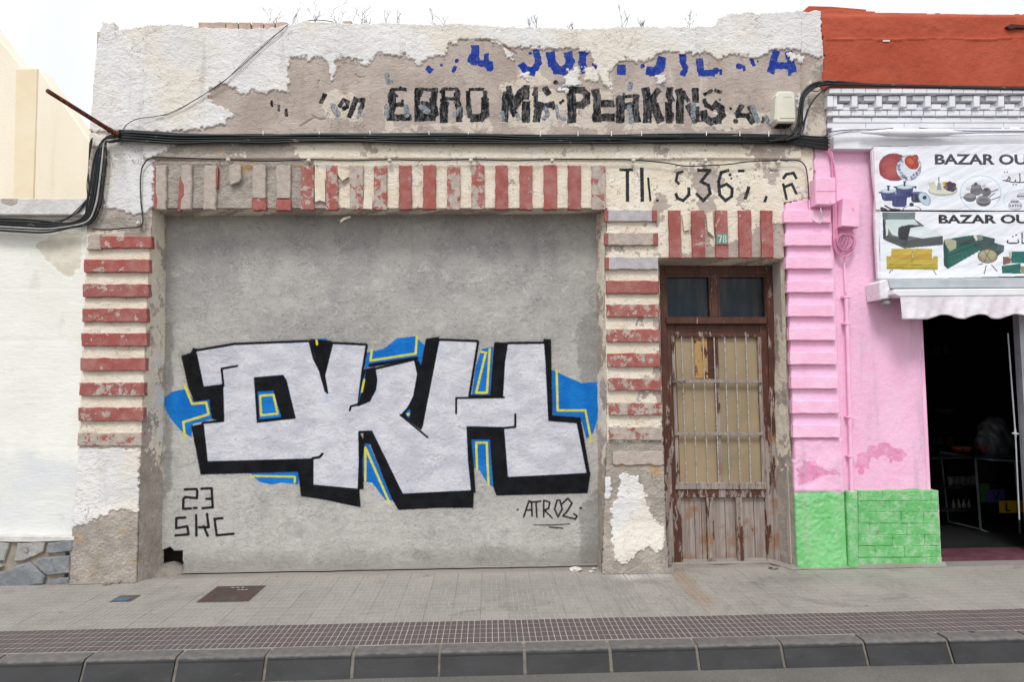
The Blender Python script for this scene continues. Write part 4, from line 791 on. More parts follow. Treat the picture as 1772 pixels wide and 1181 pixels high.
deep = np.where((PX > 1437) & (PX < 1512) & (PY > 258) & (PY < 270), 1., 0.)*0
G[..., 1] = Y
sheet('wall_face', G, M_PINK, PH, keep, dict(green=grn, flaked=fl, deep=deep, wh=np.where((PX > 1436) & (PY < 261), 1., -1.)), skirt=.07)

M_PPLAIN = plain('pink_gloss_paint', 'f0b2d0', 'f4c2dc', 6, .6, .002, 80)
n = NT('pink_brick_paint', .65, .3); c = n.var('f1b6d3', 'f5c6de', 9, .3, .7, 5); n.bump(n.noise(60, 5), .004); M_PB = n.done(c)
for i, (c_, d_) in enumerate(((364, 385), (404, 425), (444, 465), (486, 506), (527, 548), (568, 589), (610, 631), (652, 673), (694, 716), (736, 758))):
    a, b = 1357+i*1.75, 1438+i*1.8
    MB().prism(brick_pts(a, b, c_, d_, .35), -.045, .01, .004).build('brick', M_PB, PH)
# green painted blocks of the shop wall base
n = NT('green_block_paint', .8, .25); c = n.var('6cb970', '84c986', 7, .35, .65, 6); c = n.mix(n.step(n.noise(14, 6, .72), .48, .66), c, 'a6cca2'); c = n.mix(n.m('MULTIPLY', n.step(n.noise(8, 5, .7), .58, .7), .7), c, '9a9f86'); n.bump(n.noise(18, 7, .7), .022); n.bump(n.noise(70, 4), .005); M_GB = n.done(c)
rows = [(850, 867), (868, 886), (887, 906), (907, 926), (927, 945), (946, 965), (966, 984)]
for r, (y0, y1) in enumerate(rows):
    xs = [1485] + [[1527, 1612], [1540], [1560, 1598], [1505, 1570], [1545, 1600], [1515, 1566], [1558, 1604]][r] + [1613+(y1-850)*.06+ (9 if y1 > 0 else 0)]
    for a, b in zip(xs[:-1], xs[1:]): MB().prism(brick_pts(a+.2, b-.2, y0-.3, y1+.5, .35), .012-random.uniform(0, .007), .06, .005).build('block', M_GB, PH)
MB().prism([(1596, 538), (1604, 700), (1611, 850), (1624, 850), (1630, 984), (1610, 984), (1560, 700), (1560, 538)], .05, .42, .004).build('jamb', M_PPLAIN, PH)
# white upper wall: bands and corbelled brick cornice
n = NT('white_brick_paint', .7, .3); c = n.var('dddde4', 'e7e7ec', 5, .3, .7); c = n.mix(n.m('MULTIPLY', n.step(n.noise(12, 5, .7), .62, .74), .4), c, 'b8b6bb'); n.bump(n.noise(50, 4), .003); M_WB = n.done(c)
MB().box((3.12, .04, 3.85), (6.4, .4, 5.05)).build('upper_wall', M_WB, PH)
def wbrick(x0, x1, y0, y1, proud): MB().prism([(x0, y0), (x1, y0), (x1, y1), (x0, y1)], -proud, .05, .004).build('brick', M_WB, PH)
x = 1435.
while x < 1900: wbrick(x, x+20.4, 152.5+(x-1435)*.004, 161, .08); x += 21.2
x = 1432.; k = 0
while x < 1900:
    wbrick(x, x+19.4, 191.5, 200, .03+.004*(k % 2)); x += 20.9; k += 1
for i in range(11):
    b = 1432+42.3*i
    wbrick(b+(0 if i else 0), b+10, 165.5, 184.5, .062)
    if i == 0: wbrick(b+10.5, b+17, 165.5, 184.5, .052)
    wbrick(b+21, b+40, 166, 174, .048); wbrick(b+(17.5 if i == 0 else 10.5), b+21, 167, 175, .015)
    wbrick(b+11, b+28, 180, 189, .035); wbrick(b+28.5, b+41, 180.5, 188.5, .012)
wbrick(1432, 1900, 186.5, 190.5, .02)
for y0, y1, st, L in ((203, 212, 1432, 43), (213, 221.5, 1422, 43)):
    x = st+10
    while x < 1900: w_ = L*(1.55 if x < 1500 else 2); wbrick(x, x+w_-.7, y0, y1, .012+.002*(int(x) % 3)); x += w_
MB().prism([(1443, 236), (1900, 232), (1900, 250), (1512, 253), (1508, 258), (1443, 257.5)], -.05, .04, .004).build('band', M_WB, PH)
# terracotta parapet
G = grid(3.03, 6.4, 4.28, 5.16, .0125, .0); X, Z = G[..., 0], G[..., 2]; PX, PY = proj(G)
TP = [(1419, 160), (1424, 100), (1419, 19), (1424, 12), (1440, 11), (1480, 14), (1540, 17), (1600, 19), (1660, 21), (1720, 22), (1772, 21), (2300, 22), (2300, 155), (1435, 151.5), (1430, 160)]
keep = sd_poly(PX, PY, TP)+fbm(X, Z, .08, 3, 15)*1.6 > 0
ld = PY-(70-(PX-1420)*.008)+fbm(X, X*0, .4, 3, 3)*4
G[..., 1] = .0-.012*fbm(X, Z, .5, 3, 21)-.004*fbm(X, Z, .07, 4, 22)-sm(ld, -2, 0)*.022+.03*sm(30-PY, 0, 12)-.012*np.where((ld > -2) & (ld < 1.2), 1, 0)
n = NT('terracotta_paint', .75, .3); c = n.var('a3452c', 'b0523a', 1.6, .3, .7, 5); c = n.mix(n.step(n.noise(5, 6, .68, n.pos(.5, 1, 1.3)), .55, .72), c, '94402c'); c = n.mix(n.m('MULTIPLY', n.step(n.noise(30, 4, .7), .6, .7), .25), c, 'bf6a52'); n.bump(n.noise(7, 6, .6), .02); n.bump(n.noise(60, 4), .003)
M_TC = n.done(c)
sheet('parapet', G, M_TC, PH, keep, None, skirt=.3)
MB().prism([(1391, 17), (1400, 9), (1440, 10), (1500, 15), (1500, 150), (1400, 150)], .46, .62, .01).build('parapet_return', M_TC, PH)
m = MB(); m.prism([(1528, 69), (1540, 69), (1540, 71.5), (1528, 71.5)], -.03, 0).build('mortar_dab', M_WHITE, PH)
MB().prism([(1742, 45), (1750, 41), (1772, 43), (1776, 48), (1760, 47), (1748, 50)], -.03, .0).build('chipped_hole', plain('dark_chip', '4a2a20'), PH)
# shop room
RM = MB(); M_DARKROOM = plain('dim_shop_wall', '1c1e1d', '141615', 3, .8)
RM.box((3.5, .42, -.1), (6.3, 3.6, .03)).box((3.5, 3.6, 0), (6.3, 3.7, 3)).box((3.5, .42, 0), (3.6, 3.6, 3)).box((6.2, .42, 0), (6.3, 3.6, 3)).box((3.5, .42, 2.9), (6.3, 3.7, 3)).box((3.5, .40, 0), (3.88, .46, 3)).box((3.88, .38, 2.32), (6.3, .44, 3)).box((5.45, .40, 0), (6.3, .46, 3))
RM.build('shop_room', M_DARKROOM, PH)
MB().box((3.98, .10, .012), (5.5, .42, .045)).build('threshold', plain('maroon_threshold', '54303a', '64404a', 10, .5), PH)
n = NT('clear_glass', .05, .5); n.b.inputs['Transmission Weight'].default_value = 1; n.b.inputs['IOR'].default_value = 1.1; M_GLASS = n.done('c8d4d0')
M_ALU = plain('white_aluminium', 'b9bec2', 'a9afb4', 8, .4, 0, 60, .2)
GD = mesh('glass_door', *[[(x, y, z) for z in (.06, 2.3) for x, y in ((4.935, .18), (4.985, .18), (4.985, .23), (4.935, .23))], [(0, 3, 2, 1), (4, 5, 6, 7), (0, 1, 5, 4), (1, 2, 6, 5), (2, 3, 7, 6), (3, 0, 4, 7)]], M_ALU, PH)
MB().box((4.99, .20, .1), (5.44, .206, 2.28)).build('pane', M_GLASS, GD)
MB().tube([at(1744, 577, .16), at(1757, 750, .16), at(1764, 900, .16)], .006, 6).build('pull_bar', M_ALU, GD)
P = at(1757, 751, .155); MB().tube([P+np.array([-.03, 0, .004]), P, P+np.array([.03, 0, -.002])], [.006, .014, .006], 6).tube([P+np.array([0, 0, -.05]), P, P+np.array([0, 0, .05])], [.005, .012, .005], 6).build('handle', M_ALU, GD)
MB().box((4.94, .235, .06), (4.98, .26, 2.3)).build('inner_frame', M_ALU, GD)
MB().box((5.03, .245, .05), (5.48, .30, 2.3)).build('shutter_post', plain('pale_mint_paint', 'b9cfc6', 'c4d8cf', 4, .6), PH)

# ------------------------------------------------------------------ shop goods, dim inside
def lin_box(px0, py0, px1, py1, Y0, Y1):
    a = at(px0, py1, Y0); b = at(px1, py0, Y0); return (a[0], Y0, a[2]), (b[0], Y1, b[2])
CT = thing('display_counter', at(1700, 920, 1.3), 'curved glass display counter with pale metal frame inside the dark shop', 'counter')
CY = 1.2
def fr(pts, r=.011): return MB().tube([at(x, y, Y) for x, y, Y in pts], r, 6)
M_FR = plain('counter_frame_metal', '5d6365', '4e5456', 8, .4, 0, 60)
fr([(1628, 783, 1.5), (1688, 793, 1.15), (1720, 797, 1.05), (1775, 799, 1.0)]).build('top_rail', M_FR, CT); fr([(1641, 903, 1.5), (1697, 917, 1.15), (1725, 929, 1.05), (1772, 936, 1.0)]).build('bottom_rail', M_FR, CT)
fr([(1688, 793, 1.15), (1697, 917, 1.15)], .012).build('post', M_FR, CT); fr([(1757, 798, 1.02), (1766, 935, 1.02)], .012).build('post', M_FR, CT); fr([(1628, 783, 1.5), (1641, 903, 1.5)], .008).build('post', M_FR, CT)
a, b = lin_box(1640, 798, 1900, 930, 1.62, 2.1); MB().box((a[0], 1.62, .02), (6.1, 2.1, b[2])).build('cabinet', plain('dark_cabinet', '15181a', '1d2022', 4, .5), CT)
gl = MB(); P = [(1629, 785, 1.5), (1688, 795, 1.155), (1720, 799, 1.055), (1775, 801, 1.005)]; Q = [(1641, 902, 1.5), (1697, 916, 1.155), (1725, 928, 1.055), (1772, 935, 1.005)]
for i in range(3): gl.add([at(*P[i]), at(*P[i+1]), at(*Q[i+1]), at(*Q[i])], [(0, 1, 2, 3)])
gl.build('glass_front', M_GLASS, CT)
tp = at(1700, 793, 1.1)[2]; MB().box((4.36, 1.06, tp), (6.1, 2.1, tp+.012)).build('counter_top', plain('dark_glass_top', '1f2626', '2a3233', 5, .2), CT)
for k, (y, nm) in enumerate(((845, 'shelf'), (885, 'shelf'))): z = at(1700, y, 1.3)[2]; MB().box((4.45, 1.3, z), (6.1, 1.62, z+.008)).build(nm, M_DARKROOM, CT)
BY = 3.0
for k, y in enumerate((614, 670, 720, 772)):
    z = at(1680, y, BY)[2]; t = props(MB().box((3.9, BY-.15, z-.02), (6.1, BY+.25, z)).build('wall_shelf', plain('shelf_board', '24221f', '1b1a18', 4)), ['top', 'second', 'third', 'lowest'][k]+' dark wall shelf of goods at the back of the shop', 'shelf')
def item(name, px, py, prof, mat, label, cat, group=None, Y=BY, k=14):
    z = at(px, py, Y); o = MB().lathe((0, 0, 0), prof, k).build(name, mat, None, True); o.location = z; return props(o, label, cat, group)
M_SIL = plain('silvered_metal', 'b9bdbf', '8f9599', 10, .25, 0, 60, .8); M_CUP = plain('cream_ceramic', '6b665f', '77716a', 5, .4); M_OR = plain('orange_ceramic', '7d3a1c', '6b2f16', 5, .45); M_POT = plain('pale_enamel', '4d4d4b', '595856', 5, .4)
pot = [(0, 0), (.055, .005), (.075, .05), (.05, .12), (.02, .17), (.028, .2), (.01, .26), (0, .28)]
item('teapot', 1660, 612, pot, M_SIL, 'left silver pot on the top shelf inside the shop', 'teapot'); item('teapot', 1686, 612, pot, M_SIL, 'right silver pot on the top shelf inside the shop', 'teapot')
cup = [(0, 0), (.035, .002), (.045, .09), (.041, .09), (.032, .01), (0, .008)]
for i, x in enumerate((1648, 1659)): item('cup', x, 669, cup, M_CUP, ('left', 'right')[i]+' white cup of the pair on the second shop shelf', 'cup')
for i, x in enumerate((1693, 1703)): item('cup', x, 669, cup, M_CUP, ('left', 'right')[i]+' pale cup beside the orange boxes on the second shop shelf', 'cup')
for i, (x, w) in enumerate(((1714, 14), (1734, 16), (1672, 12))):
    a, b = lin_box(x, 654, x+w, 669, BY-.05, BY+.1); props(MB().box((a[0], BY-.05, a[2]), (b[0], BY+.1, b[2])).build('carton', plain('dull_orange_card', '7d4630', '8a5038', 6)), ['orange carton right of the pale cups on the shelf', 'rightmost orange carton on the second shop shelf', 'orange carton right of the white cup pair'][i], 'carton')
bowl = [(0, 0), (.06, .0), (.11, .05), (.12, .085), (.112, .085), (.1, .05), (0, .012)]
for i, (x, m_) in enumerate(((1635, M_POT), (1667, M_POT))): item('tureen', x, 719, bowl+[], m_, ('left', 'right')[i]+' pale bowl on the third shop shelf', 'bowl')
for i, x in enumerate((1658, 1671, 1700)): item('bowl', x, 783-(2 if i == 2 else 0), [(r*.55, z*.7) for r, z in bowl], M_OR, ['leftmost', 'middle', 'rightmost'][i]+' orange bowl on the glass counter', 'bowl', None, 1.4)
gls = [(0, 0), (.025, 0), (.03, .11), (.027, .11), (.022, .006), (0, .006)]
for i in range(5): item('drinking_glass', 1645+i*9, 843, gls, M_POT, ['leftmost', 'second', 'middle', 'fourth', 'rightmost'][i]+' of the five small drinking glasses on the upper counter shelf', 'glass', 'glasses in the counter', 1.45, 10)
for i in range(4): item('bottle', 1650+i*8, 884, [(0, 0), (.018, 0), (.02, .06), (.008, .09), (.008, .12), (0, .12)], M_CUP, ['leftmost', 'second', 'third', 'rightmost'][i]+' of the four small pale bottles on the lower counter shelf', 'bottle', 'bottles in the counter', 1.45, 10)
bm = bmesh.new(); bmesh.ops.create_icosphere(bm, subdivisions=4, radius=.2)
for v in bm.verts:
    p = v.co.copy(); q = .18*math.sin(p.x*31+p.z*12)*math.cos(p.z*23+p.y*17)+.08*math.sin(p.x*80+p.z*50); v.co = Vector((p.x*(1.0-.9*max(0, p.z))*(1+q), p.y*.6*(1+q), p.z*1.15*(1+q*.3)+.2))
me = bpy.data.meshes.new('plastic_bag'); bm.to_mesh(me); bm.free(); me.shade_smooth(); o = link('plastic_bag', me, plain('translucent_plastic_bag', '54585a', '45494b', 8, .4)); P = at(1722, 790, 1.4); o.location = P; props(o, 'rumpled grey plastic bag standing on the shop counter', 'bag')
M_BX = [plain('shop_goods_'+c, a, b, 6, .6) for c, a, b in (('teal', '2c4a47', '35524e'), ('brown', '5a4334', '4a382c'), ('grey', '55575a', '46484b'), ('wine', '4c2630', '5a2f38'))]
GW = ['top', 'second', 'third', 'lowest']; OW = ['leftmost', 'second', 'third', 'fourth', 'fifth']; KW = ['teal', 'brown', 'grey', 'dark red']
for r, (yy, xs) in enumerate(((613, (1617, 1634, 1700, 1716, 1733)), (719, (1650, 1690, 1706, 1722, 1738)), (771, (1622, 1640, 1668, 1690, 1736)))):
    for i, x in enumerate(xs):
        h = random.uniform(9, 17); w = random.uniform(7, 12); a, b = lin_box(x, yy-h, x+w, yy, BY-.08, BY+.1); ci = (i+r*2) % 4
        props(MB().box((a[0], BY-.08, a[2]), (b[0], BY+.1, b[2])).build('goods_box', M_BX[ci]), OW[i]+' goods box, '+KW[ci]+', on the '+['top', 'third', 'lowest'][r]+' dark shop shelf', 'box', 'boxed goods on the shop shelves')
def card(px0, py0, px1, py1, Y, c, letter, cl, label):
    a, b = lin_box(px0, py0, px1, py1, Y, Y+.006); o = MB().box((a[0], Y, a[2]), (b[0], Y+.006, b[2])).build('price_card', plain('card_'+letter, c, c, 5, .6)); props(o, label, 'card')
    strokes_mesh('letter', cl, Y-.003, .002, plain('card_ink', '141414', '141414'), o); return o
card(1731, 867, 1790, 889, 1.1, 'c99a1e', 'L', [([(1742, 872), (1742.5, 885), (1749, 885)], 3)], 'yellow card with a black letter L in the counter'); card(1708, 848, 1741, 871, 1.2, '3d3377', 'V', [([(1718, 853), (1724, 866), (1731, 853)], 3)], 'purple card behind the yellow one in the counter')
a, b = lin_box(1697, 838, 1712, 870, 1.25, 1.26); props(MB().box((a[0], 1.25, a[2]), (b[0], 1.256, b[2])).build('price_card', plain('card_green', '2f5a2c', '2f5a2c')), 'dark green card at the left inside the counter', 'card')
# ------------------------------------------------------------------ printed banners
def font_tris(txt, bold=.0):
    cu = bpy.data.curves.new('t', 'FONT'); cu.body = txt; cu.offset = bold; cu.resolution_u = 3
    o = bpy.data.objects.new('t', cu); C.objects.link(o); bpy.context.view_layer.update(); me = o.to_mesh(); me.calc_loop_triangles()
    V = np.array([v.co[:2] for v in me.vertices]); T = np.array([t.vertices[:] for t in me.loop_triangles]); o.to_mesh_clear(); bpy.data.objects.remove(o); bpy.data.curves.remove(cu)
    return V, T
class Paint:
    def __init__(s, PX, PY, base): s.x, s.y = PX, PY; s.c = np.tile(np.array(lin(base)[:3]), PX.shape+(1,))
    def put(s, m, col, a=1.0): s.c[m] = s.c[m]*(1-a)+np.array(lin(col)[:3])*a
    def poly(s, pts, col, a=1.0): s.put(sd_poly(s.x, s.y, pts) > 0, col, a)
    def line(s, pts, w, col, a=1.0): s.put(field(s.x, s.y, (), [(pts, w)]) > 0, col, a)
    def ell(s, cx, cy, rx, ry, col, a=1.0, rot=0, hole=0):
        c, q = math.cos(rot), math.sin(rot); u = ((s.x-cx)*c+(s.y-cy)*q)/rx; v = (-(s.x-cx)*q+(s.y-cy)*c)/ry; r = np.hypot(u, v); s.put((r < 1) & (r >= hole), col, a)
    def text(s, txt, x0, x1, y0, y1, col, bold=.01):
        V, T = font_tris(txt, bold); mn, mx = V.min(0), V.max(0); P = np.stack([x0+(V[:, 0]-mn[0])/(mx[0]-mn[0])*(x1-x0), y1-(V[:, 1]-mn[1])/(mx[1]-mn[1])*(y1-y0)], -1)
        msk = np.zeros(s.x.shape, bool)
        reg = np.nonzero((s.x > x0-1) & (s.x < x1+1) & (s.y > y0-1) & (s.y < y1+1)); xs, ys = s.x[reg], s.y[reg]; hit = np.zeros(xs.shape, bool)
        for t in T:
            a, b, c = P[t]; d1 = (xs-b[0])*(a[1]-b[1])-(a[0]-b[0])*(ys-b[1]); d2 = (xs-c[0])*(b[1]-c[1])-(b[0]-c[0])*(ys-c[1]); d3 = (xs-a[0])*(c[1]-a[1])-(c[0]-a[0])*(ys-a[1])
            hit |= ~(((d1 < 0) | (d2 < 0) | (d3 < 0)) & ((d1 > 0) | (d2 > 0) | (d3 > 0)))
        msk[reg] = hit; s.put(msk, col)
n = NT('printed_vinyl', .38, .45); M_VINYL = n.done(n.attr('print', 'GEOMETRY', 'Color'))
K15 = lambda L: tx(L, 1500, 240, 4.919)
def banner(name, outline, label, Y0, paint, fold):
    P = np.array([at(x, y, Y0) for x, y in outline]); G = grid(P[:, 0].min()-.01, P[:, 0].max()+.01, P[:, 2].min()-.01, P[:, 2].max()+.01, .0034, Y0)
    X, Z = G[..., 0], G[..., 2]; PX, PY = proj(G); keep = sd_poly(PX, PY, outline) > -.4
    G[..., 1] += -.010*fbm(X*.5+Z*fold*.6, Z*.9-X*.35, .3, 2, 101)-.005*fbm((X+Z*1.2)*.4, (Z-X*.5)*1.2, .10, 2, 102)
    p = Paint(PX, PY, 'e3e5ec'); paint(p); return props(sheet(name, G, M_VINYL, None, keep, None, .012, p.c), label, 'banner')
def paint1(p):
    p.poly([(1512, 252), (1520, 252), (1523, 364), (1513, 364)], 'e6dfe6')
    p.poly(K15([(103, 215), (118, 180), (145, 150), (190, 128), (250, 125), (300, 140), (330, 200), (320, 340), (270, 360), (200, 358), (150, 340), (115, 310), (103, 260)]), '8e3b3e'); p.ell(1541, 291, 15, 18, '9d4a4c'); p.ell(1543, 294, 10, 13, 'a85352')
    p.ell(*K15([(357, 248)])[0], 21.5, 23, '3c4258', 1, .5); p.ell(*K15([(357, 248)])[0], 20.8, 22.3, 'cfd3e0', 1, .5)
    random.seed(5)
    for i in range(70):
        a = random.uniform(0, 6.28); r = random.uniform(.68, .95); cx, cy = K15([(357, 248)])[0]; x, y = cx+21*r*math.cos(a), cy+22*r*math.sin(a)
        p.line([(x-1.2, y-1.2), (x+1.2, y-1.2), (x+1.2, y+1.2), (x-1.2, y+1.2), (x-1.2, y-1.2)], .75, '4a5070')
    p.ell(*K15([(383, 205)])[0], 15.5, 11.5, 'dadce4', 1, .75); p.ell(*K15([(383, 203)])[0], 14, 10.5, 'a33c22', 1, .75); p.ell(*K15([(370, 190)])[0], 7, 4.5, 'c25a3c', 1, .75); p.ell(*K15([(413, 162)])[0], 5.2, 5.6, '8f3a2c'); p.ell(*K15([(408, 166)])[0], 3, 3, 'a85040')
    def pot(x0, x1, y0, y1, c='3a3d6c', c2='575a8e'):
        p.poly(K15([(x0, y0), (x1, y0), (x1-8, y1-14), (x1-28, y1), (x0+28, y1), (x0+8, y1-14)]), c); cx, cy = K15([((x0+x1)/2, y0)])[0]; p.ell(cx, cy, (x1-x0)/2/4.919, 2.2, c2); p.ell(K15([(x0+28, 0)])[0][0], K15([(0, (y0+y1)/2)])[0][1], 2.5, (y1-y0)/4.919*.35, c2, .6)
    def lid(cx, cy, rx, ry):
        x, y = K15([(cx, cy)])[0]; p.ell(x, y, rx/4.919, ry/4.919, '8fa6b0'); p.ell(x, y-.6, rx/4.919*.86, ry/4.919*.7, 'c3d0d6'); p.line(K15([(cx, cy-ry*.6), (cx, cy-ry-22)]), 3.2, '2c2f58'); p.line(K15([(cx-9, cy-ry-24), (cx+9, cy-ry-24)]), 2.4, '2c2f58')
    pot(243, 395, 415, 500); lid(320, 412, 76, 20); p.line(K15([(228, 412), (245, 412), (245, 425)]), 2.6, '2c2f58'); p.line(K15([(395, 412), (416, 412), (412, 422)]), 2.6, '2c2f58')
    pot(120, 245, 455, 530); lid(182, 448, 66, 18); p.line(K15([(110, 458), (125, 462)]), 2.6, '2c2f58'); pot(375, 500, 462, 545, '2b2c40'); pot(208, 347, 480, 583, '3a3d6e', '4b4e80')
    x, y = K15([(492, 512)])[0]; p.ell(x, y, 13.5, 9, '7d95a4', 1, .9); p.ell(x, y, 11.5, 7.5, 'b4c8d2', 1, .9); p.ell(x, y-2, 3.5, 3.5, '2c2f58')
    x, y = K15([(383, 600)])[0]; p.ell(x, y+1, 16, 7, '4c5660', 1, 0, .88); p.ell(x, y-8, 4, 3.5, '2c2f48'); p.line(K15([(155, 572), (205, 600), (280, 606)]), 3, '3c4048'); p.line(K15([(125, 595), (160, 607)]), 5, '3c4048')
    x, y = K15([(642, 410)])[0]; p.ell(x, y, 27, 22, 'b9c6d4', .9, 0, .97); p.ell(*K15([(645, 445)])[0], 25, 9, 'a9a79a'); p.ell(*K15([(645, 440)])[0], 23, 7, 'd2d0c3'); p.poly(K15([(520, 380), (575, 365), (590, 420), (540, 435)]), 'c9c5ae'); p.line(K15([(610, 330), (610, 430)]), 1.6, '596070'); p.poly(K15([(600, 380), (625, 380), (632, 440), (592, 440)]), '8a929c')
    for (a, b, r, c) in ((655, 382, 4, 'c9b83c'), (680, 385, 4, '9c4a3c'), (705, 385, 5, '4c2430'), (735, 395, 5, '32263c'), (700, 420, 7, '3a2a38'), (745, 425, 4, '5c4a60'), (665, 415, 4, '6e6258'), (725, 440, 4, '44384c')): p.ell(*K15([(a, b)])[0], r, r*.85, c)
    x, y = K15([(967, 465)])[0]; p.ell(x, y, 36, 31, '9dc0d4', .95, 0, .965)
    for (a, b, rx, ry, c) in ((935, 440, 11, 9, '6c6a72'), (930, 405, 9, 4, '85838a'), (925, 388, 3, 3, '5c5a62'), (1020, 455, 8, 8, '6c6a72'), (1018, 435, 4, 3, '4c4a52'), (880, 500, 11, 8, '605e66'), (878, 485, 10, 4, '8a888e'), (995, 530, 13, 9.5, '55535b'), (995, 520, 13, 6, '8b898f'), (995, 522, 10, 4, '6a686f')): p.ell(*K15([(a, b)])[0], rx, ry, c)
    for L in ([(1050, 455), (1115, 432)], [(1050, 495), (1090, 465)], [(1065, 520), (1135, 495)]): p.line(K15(L), 1.7, '5e5c64')
    for (a, b) in ((862, 428), (812, 503), (998, 403)): p.ell(*K15([(a, b)])[0], 3, 2.2, '66646c', 1, 0, .6)
    x, y = K15([(1320, 520)])[0]; p.ell(x, y, 31, 24, 'b4ccd8', .9, 0, .96)
    for (a, b, rx, ry) in ((1265, 570, 12, 8), (1262, 535, 7, 5), (1320, 490, 8, 6)):
        x, y = K15([(a, b)])[0]; p.ell(x, y, rx, ry, 'c8cad0'); p.ell(x, y, rx, ry, '6a7080', .8, 0, .9)
        for k in range(5): p.ell(x-rx*.7+k*rx*.35, y, 1.3, 1.6, '4c5468')
    p.text('BAZAR OUJ', 1617.5, 1785, 266.5, 290.5, '3b3943', .035)
    A = lambda L, w=2.1: p.line(K15(L), w, '44424c')
    A([(1160, 355), (1185, 358), (1200, 345), (1210, 325), (1222, 340), (1215, 360), (1190, 362)]); A([(1210, 362), (1240, 372), (1262, 370), (1268, 350)]); A([(1268, 368), (1300, 374), (1306, 350), (1300, 300)]); A([(1306, 372), (1330, 372), (1345, 365)]); 
    for q in ((1172, 288), (1194, 285), (1246, 392), (1272, 390)): A([q], 2.6)
def paint2(p):
    p.poly(K15([(133, 628), (410, 628), (410, 690), (485, 742), (360, 760), (355, 830), (645, 828), (648, 905), (320, 935), (150, 865)]), '5d666a'); p.poly(K15([(175, 628), (410, 630), (410, 690), (180, 690)]), '6f7c7c')
    for k in range(12): p.line(K15([(185+k*19, 630), (185+k*19, 690)]), .6, '5a6566')
    p.poly(K15([(160, 690), (400, 688), (440, 735), (355, 745), (290, 760), (265, 835), (215, 820), (165, 740)]), 'c3d0d0'); p.poly(K15([(360, 770), (480, 740), (600, 790), (640, 828), (470, 850), (355, 828)]), 'd3dcdf'); p.poly(K15([(270, 760), (300, 742), (380, 740), (480, 742), (370, 762), (350, 850), (330, 920), (290, 900), (262, 815)]), '2b2c33')
    p.line(K15([(345, 738), (480, 743)]), 2, '3c4046'); p.poly(K15([(150, 770), (200, 830), (330, 870), (645, 830), (648, 905), (320, 935), (150, 865)]), '474a4d', .85); p.poly(K15([(160, 735), (180, 730), (180, 820), (165, 830)]), 'c9d2d0')
    p.poly(K15([(135, 690), (150, 690), (160, 770), (150, 865), (140, 855)]), '2f3437')
    # yellow sofa
    Yw, Yd = 'b7a23a', '9c8a2e'
    p.poly(K15([(210, 938), (385, 936), (385, 1025), (205, 1020)]), 'bda63f'); p.poly(K15([(390, 936), (555, 938), (557, 1022), (390, 1025)]), 'bda63f'); p.poly(K15([(205, 985), (385, 985), (385, 1022), (205, 1020)]), 'b58a3c', .7); p.poly(K15([(392, 985), (556, 985), (556, 1022), (392, 1022)]), 'b58a3c', .7)
    p.poly(K15([(165, 1000), (207, 1000), (207, 1025), (565, 1025), (565, 1003), (608, 1003), (606, 1118), (170, 1112)]), Yw); p.line(K15([(190, 1074), (590, 1078)]), .9, '5c4f1c'); p.line(K15([(386, 938), (386, 1072)]), .8, '6e6024'); p.line(K15([(190, 1023), (590, 1023)]), .7, '8a7a28'); p.poly(K15([(170, 1090), (606, 1094), (606, 1118), (170, 1112)]), Yd)
    p.line(K15([(210, 1118), (195, 1145)]), 1.5, '2b2a28'); p.line(K15([(570, 1120), (588, 1160)]), 1.5, '2b2a28'); p.line(K15([(222, 1118), (220, 1130)]), 1, '2b2a28')
    # green corner sofa
    p.poly(K15([(652, 862), (690, 855), (870, 825), (960, 820), (1090, 850), (1090, 885), (1170, 910), (1165, 960), (1090, 1020), (1010, 1000), (960, 955), (690, 1110), (658, 1080)]), '1c5c52'); p.poly(K15([(760, 860), (960, 840), (1090, 850), (1085, 890), (1165, 912), (1165, 960), (1090, 1015), (980, 950), (900, 900), (765, 910)]), '3c4346', .75)
    p.poly(K15([(655, 860), (700, 850), (760, 870), (765, 930), (710, 960), (670, 900)]), 'a8a48f'); p.poly(K15([(905, 828), (930, 815), (945, 860), (930, 872)]), 'd8d8c8'); p.poly(K15([(940, 825), (985, 820), (990, 860), (950, 868)]), '7c8480')
    for k in range(8): p.line(K15([(700+k*32, 1010-k*14), (712+k*34, 1085-k*16)]), .9, '0f3a34')
    p.line(K15([(685, 1000), (960, 890)]), 1.4, '123f38'); p.poly(K15([(655, 870), (690, 960), (692, 1108), (658, 1080)]), '12433b')
    for k in range(4): p.line(K15([(1120-k*5, 905+k*14), (1168, 925+k*10)]), .7, '8a9a96', .5)
    x, y = K15([(1030, 1000)])[0]; p.ell(x, y, 17, 12, '8b8468'); p.ell(x, y-2, 14, 8, 'a59c7c'); p.ell(x, y, 17.4, 12.4, '3a352c', 1, 0, .93); p.line(K15([(990, 905), (1010, 980), (1060, 1040)]), 1, '4c463a'); p.line(K15([(1060, 930), (1020, 1000), (1000, 1060)]), 1, '4c463a')
    for L in ([(1018, 1080), (1000, 1152)], [(1060, 1075), (1110, 1130)], [(955, 1072), (990, 1066)]): p.line(K15(L), 1.5, '2c2a26')
    p.poly(K15([(1230, 962), (1400, 962), (1400, 1060), (1230, 1060)]), '1a6660'); p.poly(K15([(1148, 1085), (1310, 1062), (1312, 1150), (1150, 1148)]), '176058'); p.poly(K15([(1312, 1085), (1420, 1085), (1420, 1150), (1312, 1150)]), '8a8468'); p.poly(K15([(1155, 1008), (1200, 1005), (1228, 1020), (1228, 1060), (1160, 1080)]), '7a5c4c'); p.poly(K15([(1205, 965), (1232, 965), (1232, 1020), (1210, 1020)]), 'c2b49c')
    p.text('BAZAR OUJ', 1624, 1786, 371.5, 392, '1d1c22', .04)
    A = lambda L, w=2.3: p.line(K15(L), w, '201f26')
